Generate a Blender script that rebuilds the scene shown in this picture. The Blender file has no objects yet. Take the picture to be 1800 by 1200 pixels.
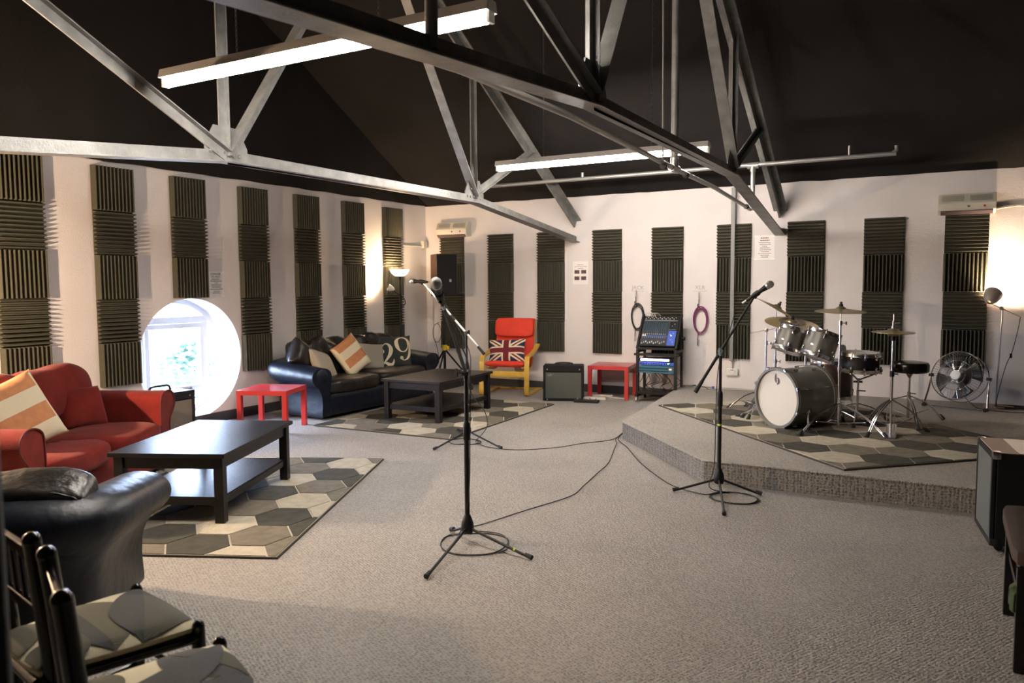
import bpy, bmesh, math, random
from mathutils import Vector, Matrix, noise
PI = math.pi
random.seed(7)
S = bpy.context.scene
COL = S.collection

# ------------------------------------------------------------------ camera
cam_d = bpy.data.cameras.new('camera'); cam = bpy.data.objects.new('camera', cam_d); COL.objects.link(cam)
R = Vector((0.87231032, 0.4889044, -0.00686961)); U = Vector((-0.03067743, 0.06874629, 0.9971624)); F = Vector((-0.48798934, 0.86962431, -0.07496643))
cam.matrix_world = Matrix(((R.x, U.x, -F.x, 0.0), (R.y, U.y, -F.y, 0.0), (R.z, U.z, -F.z, 1.55), (0, 0, 0, 1)))
cam_d.sensor_width = 36.0; cam_d.lens = 1353.4 / 1800 * 36; cam_d.clip_start = 0.05; cam_d.clip_end = 300
cam_d.dof.use_dof = True; cam_d.dof.focus_distance = 6.5; cam_d.dof.aperture_fstop = 3.2
S.camera = cam
# ------------------------------------------------------------------ sky, exposure
S.view_settings.view_transform = 'Standard'; S.view_settings.look = 'None'
S.view_settings.gamma = 1.0; S.view_settings.use_curve_mapping = False
S.view_settings.exposure = 1.9
W = bpy.data.worlds.new('world'); S.world = W; W.use_nodes = True
bg = W.node_tree.nodes['Background']; bg.inputs['Color'].default_value = (0.56, 0.71, 1.0, 1); bg.inputs['Strength'].default_value = 23.0
TUBE_E = 61.0; LAMP_E = 14.0; CLAMP_W = 34.0
XL, YB, ZT, XR, YF = -7.21, 10.08, 2.77, 3.8, -0.8
# portal so that daylight through the round window samples well
pl = bpy.data.lights.new('daylight_portal', 'AREA'); pl.shape = 'SQUARE'; pl.size = 1.4; pl.cycles.is_portal = True
po = bpy.data.objects.new('daylight_portal', pl); COL.objects.link(po); po.location = (XL - 0.45, 5.65, 0.74); po.rotation_euler = (0, -PI / 2, 0)

# ------------------------------------------------------------------ materials
def nn(nt, t, **kw):
    n = nt.nodes.new(t)
    for k, v in kw.items(): setattr(n, k, v)
    return n
def mat(name, col, rough=0.6, metal=0.0, bump=0.0, bscale=60.0, var=0.0, vscale=4.0, emit=None, es=0.0, coat=0.0, spec=0.5, sheen=0.0, detail=4):
    m = bpy.data.materials.new(name); m.use_nodes = True; nt = m.node_tree
    b = nt.nodes['Principled BSDF']; L = nt.links.new
    b.inputs['Base Color'].default_value = (*col, 1); b.inputs['Roughness'].default_value = rough; b.inputs['Metallic'].default_value = metal
    b.inputs['Specular IOR Level'].default_value = spec; b.inputs['Coat Weight'].default_value = coat; b.inputs['Sheen Weight'].default_value = sheen
    tc = nn(nt, 'ShaderNodeTexCoord')
    if var > 0:
        n = nn(nt, 'ShaderNodeTexNoise'); n.inputs['Scale'].default_value = vscale; n.inputs['Detail'].default_value = 6
        L(tc.outputs['Object'], n.inputs['Vector'])
        r = nn(nt, 'ShaderNodeMapRange'); r.inputs['From Min'].default_value = 0.3; r.inputs['From Max'].default_value = 0.7
        r.inputs['To Min'].default_value = 1 - var; r.inputs['To Max'].default_value = 1 + var
        L(n.outputs['Fac'], r.inputs['Value'])
        x = nn(nt, 'ShaderNodeVectorMath', operation='SCALE'); x.inputs[0].default_value = col
        L(r.outputs['Result'], x.inputs['Scale']); L(x.outputs['Vector'], b.inputs['Base Color'])
    if bump > 0:
        n = nn(nt, 'ShaderNodeTexNoise'); n.inputs['Scale'].default_value = bscale; n.inputs['Detail'].default_value = detail
        L(tc.outputs['Object'], n.inputs['Vector'])
        bp = nn(nt, 'ShaderNodeBump'); bp.inputs['Strength'].default_value = bump; bp.inputs['Distance'].default_value = 0.01
        L(n.outputs['Fac'], bp.inputs['Height']); L(bp.outputs['Normal'], b.inputs['Normal'])
    if emit: b.inputs['Emission Color'].default_value = (*emit, 1); b.inputs['Emission Strength'].default_value = es
    return m
def carpet_mat(name, c1, c2, sc):
    m = mat(name, c1, 0.95, spec=0.15); nt = m.node_tree; b = nt.nodes['Principled BSDF']; L = nt.links.new
    tc = nn(nt, 'ShaderNodeTexCoord'); mp = nn(nt, 'ShaderNodeMapping'); mp.inputs['Rotation'].default_value = (0, 0, math.radians(28)); L(tc.outputs['Object'], mp.inputs['Vector'])
    v = nn(nt, 'ShaderNodeTexVoronoi'); v.inputs['Scale'].default_value = sc; v.inputs['Randomness'].default_value = 0.45; L(mp.outputs['Vector'], v.inputs['Vector'])
    n = nn(nt, 'ShaderNodeTexNoise'); n.inputs['Scale'].default_value = 130; n.inputs['Detail'].default_value = 5; L(tc.outputs['Object'], n.inputs['Vector'])
    n2 = nn(nt, 'ShaderNodeTexNoise'); n2.inputs['Scale'].default_value = 1.3; L(tc.outputs['Object'], n2.inputs['Vector'])
    a = nn(nt, 'ShaderNodeMath', operation='ADD'); L(n.outputs['Fac'], a.inputs[0]); L(v.outputs['Distance'], a.inputs[1])
    a2 = nn(nt, 'ShaderNodeMath', operation='MULTIPLY_ADD'); a2.inputs[1].default_value = 0.35; L(n2.outputs['Fac'], a2.inputs[0]); L(a.outputs[0], a2.inputs[2])
    cr = nn(nt, 'ShaderNodeValToRGB'); cr.color_ramp.elements[0].position = 0.75; cr.color_ramp.elements[1].position = 1.35
    cr.color_ramp.elements[0].color = (*c1, 1); cr.color_ramp.elements[1].color = (*c2, 1)
    sb = nn(nt, 'ShaderNodeMath', operation='MULTIPLY'); sb.inputs[1].default_value = 0.72; L(a2.outputs[0], sb.inputs[0]); L(sb.outputs[0], cr.inputs['Fac']); L(cr.outputs['Color'], b.inputs['Base Color'])
    cr.color_ramp.elements[0].position = 0.45; cr.color_ramp.elements[1].position = 0.95
    bp = nn(nt, 'ShaderNodeBump'); bp.inputs['Strength'].default_value = 0.9; bp.inputs['Distance'].default_value = 0.012; bp.invert = True
    L(a.outputs[0], bp.inputs['Height']); L(bp.outputs['Normal'], b.inputs['Normal'])
    return m
def stripe_mat(name, c1, c2, scale, rot=0.0):
    m = mat(name, c1, 0.9, spec=0.2); nt = m.node_tree; b = nt.nodes['Principled BSDF']; L = nt.links.new
    tc = nn(nt, 'ShaderNodeTexCoord'); mp = nn(nt, 'ShaderNodeMapping'); mp.inputs['Rotation'].default_value = (0, 0, rot); L(tc.outputs['Object'], mp.inputs['Vector'])
    w = nn(nt, 'ShaderNodeTexWave'); w.inputs['Scale'].default_value = scale; w.inputs['Distortion'].default_value = 0.6; L(mp.outputs['Vector'], w.inputs['Vector'])
    cr = nn(nt, 'ShaderNodeValToRGB'); cr.color_ramp.elements[0].color = (*c1, 1); cr.color_ramp.elements[1].color = (*c2, 1); L(w.outputs['Fac'], cr.inputs['Fac']); L(cr.outputs['Color'], b.inputs['Base Color'])
    return m
M = dict(
 wall=mat('painted_wall', (0.68, 0.63, 0.615), 0.8, bump=0.35, bscale=120, var=0.03, vscale=3),
 darkwall=mat('dark_unseen_wall', (0.03, 0.028, 0.028), 0.9),  # unseen walls given a dark colour to cut bounce onto the foreground
 carpet=carpet_mat('grey_carpet', (0.19, 0.172, 0.155), (0.43, 0.395, 0.36), 62),
 carpet2=carpet_mat('stage_carpet', (0.19, 0.172, 0.152), (0.42, 0.385, 0.345), 62),
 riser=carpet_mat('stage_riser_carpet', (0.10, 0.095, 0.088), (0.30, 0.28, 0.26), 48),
 cloth=mat('black_ceiling_cloth', (0.0135, 0.0115, 0.0108), 0.9, bump=0.4, bscale=30, var=0.2, vscale=1.2, spec=0.2),
 skirting=mat('dark_skirting', (0.05, 0.05, 0.055), 0.4),
 steel=mat('grey_painted_steel', (0.19, 0.187, 0.178), 0.42, 0.2, bump=0.3, bscale=70, var=0.25, vscale=9),
 pipe=mat('galvanised_pipe', (0.36, 0.35, 0.33), 0.35, 0.6),
 chrome=mat('chrome', (0.78, 0.76, 0.78), 0.2, 1.0),
 hoopwood=mat('olive_wood_hoop', (0.15, 0.14, 0.115), 0.45), lampgrey=mat('grey_lamp_shade', (0.33, 0.30, 0.27), 0.4), trunk=mat('grey_trunking', (0.20, 0.20, 0.19), 0.5), bluegrey=mat('blue_grey_plastic', (0.16, 0.22, 0.27), 0.45), blade=mat('smoked_fan_blade', (0.05, 0.05, 0.045), 0.3, 0.5), batten=mat('grey_batten', (0.34, 0.32, 0.30), 0.5),
 steel_dull=mat('dull_steel', (0.45, 0.44, 0.43), 0.35, 1.0),
 foam=mat('charcoal_foam', (0.080, 0.076, 0.056), 0.95, var=0.08, vscale=30, spec=0.1),
 white=mat('white_enamel', (0.72, 0.70, 0.66), 0.4),
 cream=mat('cream_enamel', (0.60, 0.57, 0.48), 0.45),
 upvc=mat('white_window_frame', (0.8, 0.82, 0.85), 0.35),
 reveal=mat('white_reveal', (0.8, 0.8, 0.8), 0.6),
 black=mat('black_plastic', (0.009, 0.009, 0.010), 0.45, spec=0.3),
 blackgl=mat('black_gloss', (0.006, 0.005, 0.005), 0.18, spec=0.35),
 rubber=mat('black_rubber', (0.015, 0.015, 0.015), 0.75),
 tolex=mat('black_tolex', (0.010, 0.010, 0.011), 0.6, bump=0.4, bscale=250, spec=0.25),
 blackwood=mat('black_brown_wood', (0.010, 0.008, 0.009), 0.36, bump=0.15, bscale=30, var=0.3, vscale=14, spec=0.32),
 leather=mat('blue_lit_dark_leather', (0.004, 0.007, 0.015), 0.42, bump=0.6, bscale=13, detail=8, spec=0.38),  # dark leather; its navy is bluish window light put into the colour
 leather_b=mat('worn_black_leather', (0.016, 0.013, 0.012), 0.34, bump=0.8, bscale=20, detail=8, spec=0.45),
 redfab=mat('red_velour', (0.160, 0.013, 0.009), 0.9, bump=0.3, bscale=160, var=0.25, vscale=7, sheen=0.08, spec=0.2),
 redpipe=mat('red_piping', (0.11, 0.010, 0.008), 0.7),
 redlac=mat('red_lacquer', (0.50, 0.034, 0.034), 0.3, coat=0.2),
 redchair=mat('red_chair_canvas', (0.66, 0.045, 0.022), 0.85, bump=0.3, bscale=150, var=0.08, vscale=9),
 birch=mat('yellow_bentwood', (0.56, 0.34, 0.045), 0.38, coat=0.2, var=0.1, vscale=12),
 ivory=mat('ivory_fabric', (0.66, 0.57, 0.40), 0.9, bump=0.3, bscale=120),
 orange=mat('orange_brown_fabric', (0.50, 0.21, 0.09), 0.9, bump=0.3, bscale=120, var=0.12, vscale=20),
 beige=mat('beige_fabric', (0.42, 0.35, 0.27), 0.9, bump=0.3, bscale=120),
 greyfab=mat('grey_linen', (0.30, 0.265, 0.21), 0.9, bump=0.3, bscale=120),
 slate=mat('charcoal_fabric', (0.030, 0.034, 0.030), 0.9, bump=0.2, bscale=120),
 navy=mat('flag_navy', (0.022, 0.024, 0.075), 0.9), flagred=mat('flag_red', (0.14, 0.012, 0.020), 0.9),
 tread=mat('rug_line', (0.50, 0.45, 0.35), 0.95, spec=0.1),
 rug_a=mat('rug_ivory', (0.46, 0.41, 0.32), 0.95, bump=0.8, bscale=90, var=0.12, vscale=14, spec=0.1),
 rug_b=mat('rug_taupe', (0.185, 0.160, 0.125), 0.95, bump=0.8, bscale=90, var=0.16, vscale=14, spec=0.1),
 rug_c=mat('rug_dark', (0.078, 0.073, 0.060), 0.95, bump=0.8, bscale=90, var=0.16, vscale=14, spec=0.1),
 rugedge=mat('rug_binding', (0.05, 0.043, 0.035), 0.9),
 grille=mat('silver_grille_cloth', (0.09, 0.092, 0.080), 0.8, bump=0.6, bscale=400),
 grille2=mat('tan_grille_cloth', (0.20, 0.165, 0.12), 0.8, bump=0.6, bscale=400),
 bgrille=mat('black_grille_cloth', (0.035, 0.036, 0.032), 0.8, bump=0.6, bscale=400),
 lightgrille=mat('pale_silver_cloth', (0.11, 0.115, 0.10), 0.7, bump=0.4, bscale=400),
 brownbox=mat('brown_speaker_side', (0.05, 0.030, 0.022), 0.95, spec=0.1),
 drum=mat('grey_satin_wrap', (0.17, 0.165, 0.145), 0.32, 0.35, bump=0.05, bscale=80, coat=0.25),
 drumdark=mat('dark_wood_shell', (0.07, 0.035, 0.028), 0.3, coat=0.3),
 head=mat('coated_drumhead', (0.62, 0.58, 0.50), 0.6),
 brass=mat('cymbal_bronze', (0.58, 0.48, 0.28), 0.30, 0.85, bump=0.1, bscale=60),
 hoop=mat('brass_hoop_inlay', (0.50, 0.42, 0.25), 0.3, 0.7),
 yellow=mat('yellow_plastic', (0.70, 0.48, 0.02), 0.45),
 greenp=mat('green_cloth', (0.055, 0.075, 0.025), 0.9), lime=mat('lime_tape', (0.55, 0.62, 0.05), 0.6),
 knobw=mat('white_knobs', (0.6, 0.6, 0.6), 0.4), knobb=mat('blue_black_panel', (0.02, 0.022, 0.028), 0.5),
 bluep=mat('blue_panel', (0.04, 0.10, 0.50), 0.45), teal=mat('teal_rack_panel', (0.03, 0.13, 0.20), 0.4, 0.3),
 rackglow=mat('lit_rack_strip', (0.6, 0.6, 0.9), 0.4, emit=(0.62, 0.66, 1.0), es=2.6),
 ledred=mat('red_light', (0.8, 0.1, 0.05), 0.4, emit=(1, 0.12, 0.06), es=3), ledam=mat('amber_light', (0.8, 0.4, 0.1), 0.4, emit=(1, 0.5, 0.12), es=2),
 ledgreen=mat('green_light', (0.2, 0.8, 0.2), 0.4, emit=(0.3, 1, 0.2), es=0.8),
 mesh=mat('mic_mesh', (0.34, 0.34, 0.32), 0.42, 0.8, bump=1.0, bscale=900), meshl=mat('bright_mic_mesh', (0.7, 0.7, 0.7), 0.3, 0.8),
 purple=mat('purple_cable', (0.16, 0.02, 0.08), 0.5), whitecab=mat('white_cable', (0.62, 0.58, 0.52), 0.5),
 paper=mat('paper', (0.78, 0.75, 0.72), 0.75), tape=mat('clear_tape', (0.85, 0.84, 0.82), 0.15), ink=mat('ink', (0.12, 0.08, 0.08), 0.8), inkred=mat('red_ink', (0.45, 0.12, 0.08), 0.8),
 photo=mat('printed_photo', (0.10, 0.055, 0.06), 0.6, var=0.9, vscale=60), pencil=mat('pencil', (0.36, 0.32, 0.29), 0.8),
 tube=mat('fluorescent_tube', (1, 1, 1), 0.4, emit=(1.0, 0.925, 0.84), es=TUBE_E),
 bulb=mat('warm_lamp_glass', (1, 1, 1), 0.4, emit=(1.0, 0.62, 0.30), es=LAMP_E), bowl=mat('frosted_lamp_bowl', (0.9, 0.85, 0.75), 0.4, emit=(1.0, 0.80, 0.55), es=3.0),
 tan=mat('tan_tolex', (0.45, 0.33, 0.26), 0.5, bump=0.3, bscale=200), palepanel=mat('pale_panel', (0.80, 0.72, 0.64), 0.4),
 bench=mat('brown_velvet', (0.065, 0.045, 0.036), 0.85, spec=0.2), wood=mat('pale_wood', (0.50, 0.30, 0.18), 0.4),
 seatcream=mat('cream_seat_cloth', (0.50, 0.45, 0.31), 0.9, bump=0.3, bscale=150),
 seatdark=mat('dark_slate_seat_cloth', (0.028, 0.031, 0.031), 0.9, bump=0.3, bscale=150),
 leafgreen=mat('leaf', (0.035, 0.075, 0.05), 0.6), bark=mat('bark', (0.12, 0.09, 0.06), 0.9), ground=mat('pale_ground', (0.35, 0.36, 0.34), 0.9),
)
M['seatstripe'] = stripe_mat('striped_grey_seat_cloth', (0.060, 0.056, 0.042), (0.13, 0.12, 0.085), 34, 0.3)
M['seatstripe2'] = stripe_mat('striped_seat_cloth', (0.050, 0.049, 0.040), (0.10, 0.095, 0.070), 34, -0.3)
# clear glass: lets light straight through with a Fresnel reflection
g = bpy.data.materials.new('clear_glass'); g.use_nodes = True; nt = g.node_tree
for n in list(nt.nodes):
    if n.type == 'BSDF_PRINCIPLED': nt.nodes.remove(n)
tr = nn(nt, 'ShaderNodeBsdfTransparent'); gl = nn(nt, 'ShaderNodeBsdfGlossy'); gl.inputs['Roughness'].default_value = 0.02; mx = nn(nt, 'ShaderNodeMixShader'); fr = nn(nt, 'ShaderNodeFresnel'); fr.inputs['IOR'].default_value = 1.35
nt.links.new(fr.outputs[0], mx.inputs[0]); nt.links.new(tr.outputs[0], mx.inputs[1]); nt.links.new(gl.outputs[0], mx.inputs[2]); nt.links.new(mx.outputs[0], nt.nodes['Material Output'].inputs['Surface'])
M['glass'] = g
# the bass drum shell etc. use plain materials above

# ------------------------------------------------------------------ mesh helpers
def V(*a): return Vector(a)
def basis(d):
    d = Vector(d).normalized(); a = V(0, 0, 1) if abs(d.z) < 0.95 else V(1, 0, 0)
    x = a.cross(d).normalized(); y = d.cross(x); return x, y, d
class MB:
    def __init__(s): s.v = []; s.f = []; s.mi = []; s.cur = 0
    def add(s, vs, fs):
        o = len(s.v); s.v += [tuple(p) for p in vs]; s.f += [tuple(i + o for i in f) for f in fs]; s.mi += [s.cur] * len(fs); return s
    def slot(s, i): s.cur = i; return s
    def box(s, c, d, rot=None):
        vs = [V(x * d[0] / 2, y * d[1] / 2, z * d[2] / 2) for x in (-1, 1) for y in (-1, 1) for z in (-1, 1)]
        if rot is not None: vs = [rot @ v for v in vs]
        vs = [v + Vector(c) for v in vs]
        return s.add(vs, [(0, 1, 3, 2), (4, 6, 7, 5), (0, 4, 5, 1), (2, 3, 7, 6), (0, 2, 6, 4), (1, 5, 7, 3)])
    def tube(s, pts, r, seg=8, closed=False, caps=True):
        pts = [Vector(p) for p in pts]; n = len(pts); rs = r if isinstance(r, (list, tuple)) else [r] * n
        tang = []
        for i in range(n):
            a = pts[(i - 1) % n] if (closed or i > 0) else pts[i]; b = pts[(i + 1) % n] if (closed or i < n - 1) else pts[i]
            t = b - a; tang.append(t.normalized() if t.length > 1e-9 else V(0, 0, 1))
        x, y, _ = basis(tang[0]); vs = []
        for i in range(n):
            t = tang[i]; x = (x - t * x.dot(t)); x = x.normalized() if x.length > 1e-6 else basis(t)[0]; y = t.cross(x)
            for k in range(seg):
                a = 2 * PI * k / seg; vs.append(pts[i] + (x * math.cos(a) + y * math.sin(a)) * rs[i])
        fs = []; m = n if closed else n - 1
        for i in range(m):
            for k in range(seg):
                k2 = (k + 1) % seg; j = (i + 1) % n; fs.append((i * seg + k, i * seg + k2, j * seg + k2, j * seg + k))
        if caps and not closed: fs += [tuple(range(seg))[::-1], tuple((n - 1) * seg + k for k in range(seg))]
        return s.add(vs, fs)
    def lathe(s, prof, o=(0, 0, 0), ax=(0, 0, 1), seg=32, a0=0, a1=2 * PI):
        x, y, z = basis(ax); o = Vector(o); vs = []; full = abs(a1 - a0 - 2 * PI) < 1e-6; m = seg if full else seg + 1
        for r, h in prof:
            for k in range(m):
                a = a0 + (a1 - a0) * k / seg; vs.append(o + (x * math.cos(a) + y * math.sin(a)) * max(r, 1e-5) + z * h)
        fs = []
        for i in range(len(prof) - 1):
            for k in range(seg):
                k2 = (k + 1) % m; fs.append((i * m + k, i * m + k2, (i + 1) * m + k2, (i + 1) * m + k))
        return s.add(vs, fs)
    def cyl(s, a, b, r, seg=16):
        a = Vector(a); b = Vector(b); h = (b - a).length; return s.lathe([(0, 0), (r, 0), (r, h), (0, h)], a, b - a, seg)
    def prism(s, poly, z0, z1, T=None):
        n = len(poly); vs = [V(x, y, z0) for x, y in poly] + [V(x, y, z1) for x, y in poly]
        if T is not None: vs = [T @ v for v in vs]
        fs = [tuple(range(n))[::-1], tuple(range(n, 2 * n))] + [(i, (i + 1) % n, n + (i + 1) % n, n + i) for i in range(n)]
        return s.add(vs, fs)
    def pbox(s, c, d, p=5, n=10, rot=None, nz=0.0, seed=0.0, ns=4.0):
        # puffy box: a cube pushed towards a p-norm ball
        vs = []; fs = []; idx = {}
        def vert(P):
            k = tuple(round(q, 6) for q in P)
            if k in idx: return idx[k]
            q = Vector(P); L = (abs(q.x) ** p + abs(q.y) ** p + abs(q.z) ** p) ** (1 / p); q = q / L
            w = V(q.x * d[0] / 2, q.y * d[1] / 2, q.z * d[2] / 2)
            if nz: w += q * nz * noise.noise(w * ns + V(seed, seed, 0))
            if rot is not None: w = rot @ w
            idx[k] = len(vs); vs.append(w + Vector(c)); return idx[k]
        for ax in range(3):
            for sg in (-1, 1):
                for i in range(n):
                    for j in range(n):
                        q = []
                        for a, b in ((i, j), (i + 1, j), (i + 1, j + 1), (i, j + 1)):
                            t = lambda u: math.tan((u / n * 2 - 1) * PI / 4)
                            P = [0, 0, 0]; P[ax] = sg; P[(ax + 1) % 3] = t(a); P[(ax + 2) % 3] = t(b); q.append(vert(P))
                        fs.append(tuple(q if sg > 0 else q[::-1]))
        return s.add(vs, fs)
    def ball(s, c, r, d=(1, 1, 1), seg=16, rings=10):
        vs = []; c = Vector(c)
        return s.lathe([(r * math.sin(PI * i / rings), -r * math.cos(PI * i / rings)) for i in range(rings + 1)], c, (0, 0, 1), seg)
    def build(s, name, m, parent=None, smooth=True, bevel=0.0, sub=0, ang=40, loc=None, rz=0.0):
        me = bpy.data.meshes.new(name); me.from_pydata(s.v, [], s.f); me.validate()
        ms = m if isinstance(m, (list, tuple)) else [m]
        for q in ms: me.materials.append(M[q])
        if len(ms) > 1 and len(me.polygons) == len(s.mi): me.polygons.foreach_set('material_index', s.mi)
        b = bmesh.new(); b.from_mesh(me); bmesh.ops.remove_doubles(b, verts=b.verts, dist=1e-5); bmesh.ops.recalc_face_normals(b, faces=b.faces); b.to_mesh(me); b.free()
        if smooth: me.shade_smooth(); me.set_sharp_from_angle(angle=math.radians(ang))
        o = bpy.data.objects.new(name, me); COL.objects.link(o)
        if parent: o.parent = parent
        if loc is not None: o.location = loc
        o.rotation_euler.z = rz
        if bevel: 
            bm_ = o.modifiers.new('bevel', 'BEVEL'); bm_.width = bevel; bm_.segments = 2; bm_.limit_method = 'ANGLE'; bm_.angle_limit = math.radians(40)
        if sub: sm = o.modifiers.new('sub', 'SUBSURF'); sm.levels = sub; sm.render_levels = sub
        return o
def tag(o, label=None, cat=None, group=None, kind=None):
    if label: o['label'] = label
    if cat: o['category'] = cat
    if group: o['group'] = group
    if kind: o['kind'] = kind
    return o
def thing(name, label, cat, loc=(0, 0, 0), rz=0.0, group=None):
    o = bpy.data.objects.new(name, None); COL.objects.link(o); o.location = loc; o.rotation_euler.z = rz; o.empty_display_size = 0.1
    return tag(o, label, cat, group)
def dup(o, parent=None, **kw):
    c = o.copy(); COL.objects.link(c)
    if parent is not None: c.parent = parent
    for ch in [q for q in bpy.data.objects if q.parent == o]: dup(ch, c)
    return c
def cat_rom(P, n=6, closed=False):
    P = [Vector(p) for p in P]; out = []; N = len(P)
    for i in range(N if closed else N - 1):
        g_ = lambda k: P[k % N] if closed else P[min(max(k, 0), N - 1)]
        a, b, c, d = g_(i - 1), g_(i), g_(i + 1), g_(i + 2)
        for k in range(n):
            t = k / n; out.append(0.5 * ((2 * b) + (c - a) * t + (2 * a - 5 * b + 4 * c - d) * t * t + (3 * b - a - 3 * c + d) * t ** 3))
    if not closed: out.append(P[-1])
    return out
def sweep(mb, path, prof, hs=None, closed_prof=True, caps=True):
    # path: plan points with outward normals [(p, nrm)], prof: (outward, z); hs: z scale per path point
    m = len(prof); vs = []; fs = []
    for i, (pp, nr) in enumerate(path):
        h = hs[i] if hs else 1.0
        for o_, z in prof: vs.append(V(pp[0] + nr[0] * o_, pp[1] + nr[1] * o_, z * h))
    for i in range(len(path) - 1):
        for k in range(m if closed_prof else m - 1):
            k2 = (k + 1) % m; fs.append((i * m + k, i * m + k2, (i + 1) * m + k2, (i + 1) * m + k))
    if caps: fs += [tuple(range(m)), tuple((len(path) - 1) * m + k for k in range(m))[::-1]]
    return mb.add(vs, fs)
def rotz(a): return Matrix.Rotation(a, 3, 'Z')
def euler(x, y, z): return (Matrix.Rotation(z, 3, 'Z') @ Matrix.Rotation(y, 3, 'Y') @ Matrix.Rotation(x, 3, 'X'))

# ------------------------------------------------------------------ structure
def struct(mb, name, m, parent=None, **kw):
    o = mb.build(name, m, parent, smooth=False, **kw)
    if parent is None: o['kind'] = 'structure'
    return o
mb = MB(); mb.box(((XL + XR) / 2, (YB + YF) / 2, -0.05), (XR - XL, YB - YF, 0.10)); struct(mb, 'floor', 'carpet')
# left wall with a round opening
WC, WR = (5.65, 0.745), 0.665
mb = MB(); ring = []; N = 96
def sqp(a, h):
    c, s_ = math.cos(a), math.sin(a); k = h / max(abs(c), abs(s_)); return (WC[0] + c * k, WC[1] + s_ * k)
H2 = 0.745
for x in (XL, XL - 0.30):
    vs = []; fs = []
    for k in range(N):
        a = 2 * PI * k / N + PI / 4; q = sqp(a, H2); vs += [V(x, WC[0] + WR * math.cos(a), WC[1] + WR * math.sin(a)), V(x, q[0], q[1])]
    for k in range(N): j = (k + 1) % N; fs.append((2 * k, 2 * k + 1, 2 * j + 1, 2 * j))
    mb.add(vs, fs)
    for y0, y1, z0, z1 in ((YF, WC[0] - H2, 0, WC[1] + H2), (WC[0] + H2, YB, 0, WC[1] + H2), (YF, YB, WC[1] + H2, 5.6)):
        mb.add([V(x, y0, z0), V(x, y1, z0), V(x, y1, z1), V(x, y0, z1)], [(0, 1, 2, 3)])
mb.add([V(XL, YF, 5.6), V(XL, YB, 5.6), V(XL - .3, YB, 5.6), V(XL - .3, YF, 5.6)], [(0, 1, 2, 3)])
struct(mb, 'wall_left', 'wall')
mb = MB(); mb.box(((XL + XR) / 2, YB + 0.05, 1.55), (XR - XL + 0.1, 0.10, 3.1)); struct(mb, 'wall_back', 'wall')
mb = MB(); mb.box((XR + 0.05, (YB + YF) / 2, 2.75), (0.10, YB - YF, 5.7)); struct(mb, 'wall_right', 'darkwall')
mb = MB(); mb.box(((XL + XR) / 2, YF - 0.05, 1.4), (XR - XL + 0.1, 0.10, 2.9)); struct(mb, 'wall_front', 'darkwall')
# ceiling: black cloth under the roof slopes, draped down the gable
SL = 0.58; YR = 5.65; ZR = ZT + 0.03 + SL * (YB - YR)
mb = MB()
def grid(mb, f, nu, nv):
    vs = [f(i / nu, j / nv) for i in range(nu + 1) for j in range(nv + 1)]
    return mb.add(vs, [(i * (nv + 1) + j, (i + 1) * (nv + 1) + j, (i + 1) * (nv + 1) + j + 1, i * (nv + 1) + j + 1) for i in range(nu) for j in range(nv)])
def sag(x, y, k=0.025): return k * noise.noise(V(x * 0.9, y * 0.9, 3)) + 0.012 * noise.noise(V(x * 2.5, y * 2.5, 9))
grid(mb, lambda u, v: V(XL + (XR - XL) * u, YB + (YR - YB) * v - 0.004, ZT + (0.012 * noise.noise(V(u * 40, 0, 1)) if v == 0 else 0) + (ZR - ZT) * v + (sag(u * 11, v * 5) if 0 < v < 1 else 0)), 90, 30)
ceil = struct(mb, 'ceiling', 'cloth'); ceil.data.shade_smooth()
mb = MB(); grid(mb, lambda u, v: V(XL + (XR - XL) * u, YR + (YF - YR) * v, ZR + (ZT + 0.03 - ZR) * v + (sag(u * 11, v * 5 + 8) if 0 < v < 1 else 0)), 60, 20)
c2 = struct(mb, 'cloth_slope', 'cloth', ceil); c2.data.shade_smooth()
mb = MB()
def gab(u, v):
    y = YF + (YB - YF) * u; zt = ZR - SL * (y - YR) if y > YR else ZR - (ZR - ZT - .03) * (YR - y) / (YR - YF)
    zb = ZT + 0.004 * math.sin(y * 9); x = XL + 0.035 + 0.03 * noise.noise(V(y * 0.8, v * 2, 5)) * v + 0.006 * math.sin(y * 14) * (1 - v)
    return V(x, y, zb + (zt + 0.03 - zb) * v)
grid(mb, gab, 110, 16); c3 = struct(mb, 'gable_cloth', 'cloth', ceil); c3.data.shade_smooth()
mb = MB(); mb.box((XR - 0.03, 5.6, 4.1), (0.03, 9, 2.7)); struct(mb, 'gable_cloth', 'cloth', ceil)
mb = MB(); mb.box((XL + 0.012, (YB + YF) / 2, 0.055), (0.024, YB - YF, 0.11)); struct(mb, 'baseboard_left', 'skirting')
mb = MB(); mb.box(((XL - 3.03) / 2, YB - 0.012, 0.055), (-3.03 - XL, 0.024, 0.11)); struct(mb, 'baseboard_back', 'skirting')
mb = MB()
for a, b in (((YB + .15, ZT + .05), (YR, ZR + .15)), ((YR, ZR + .15), (YF - .1, ZT + .2))):
    mb.add([V(x_, p_[0], p_[1] + dz) for x_ in (XL - .35, XR + .1) for dz in (0, .06) for p_ in (a, b)], [(0, 1, 3, 2), (4, 6, 7, 5), (0, 4, 5, 1), (2, 3, 7, 6), (0, 2, 6, 4), (1, 5, 7, 3)])
struct(mb, 'roof', 'cloth')  # unseen slabs added over the cloth to stop sky light leaking in
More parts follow.
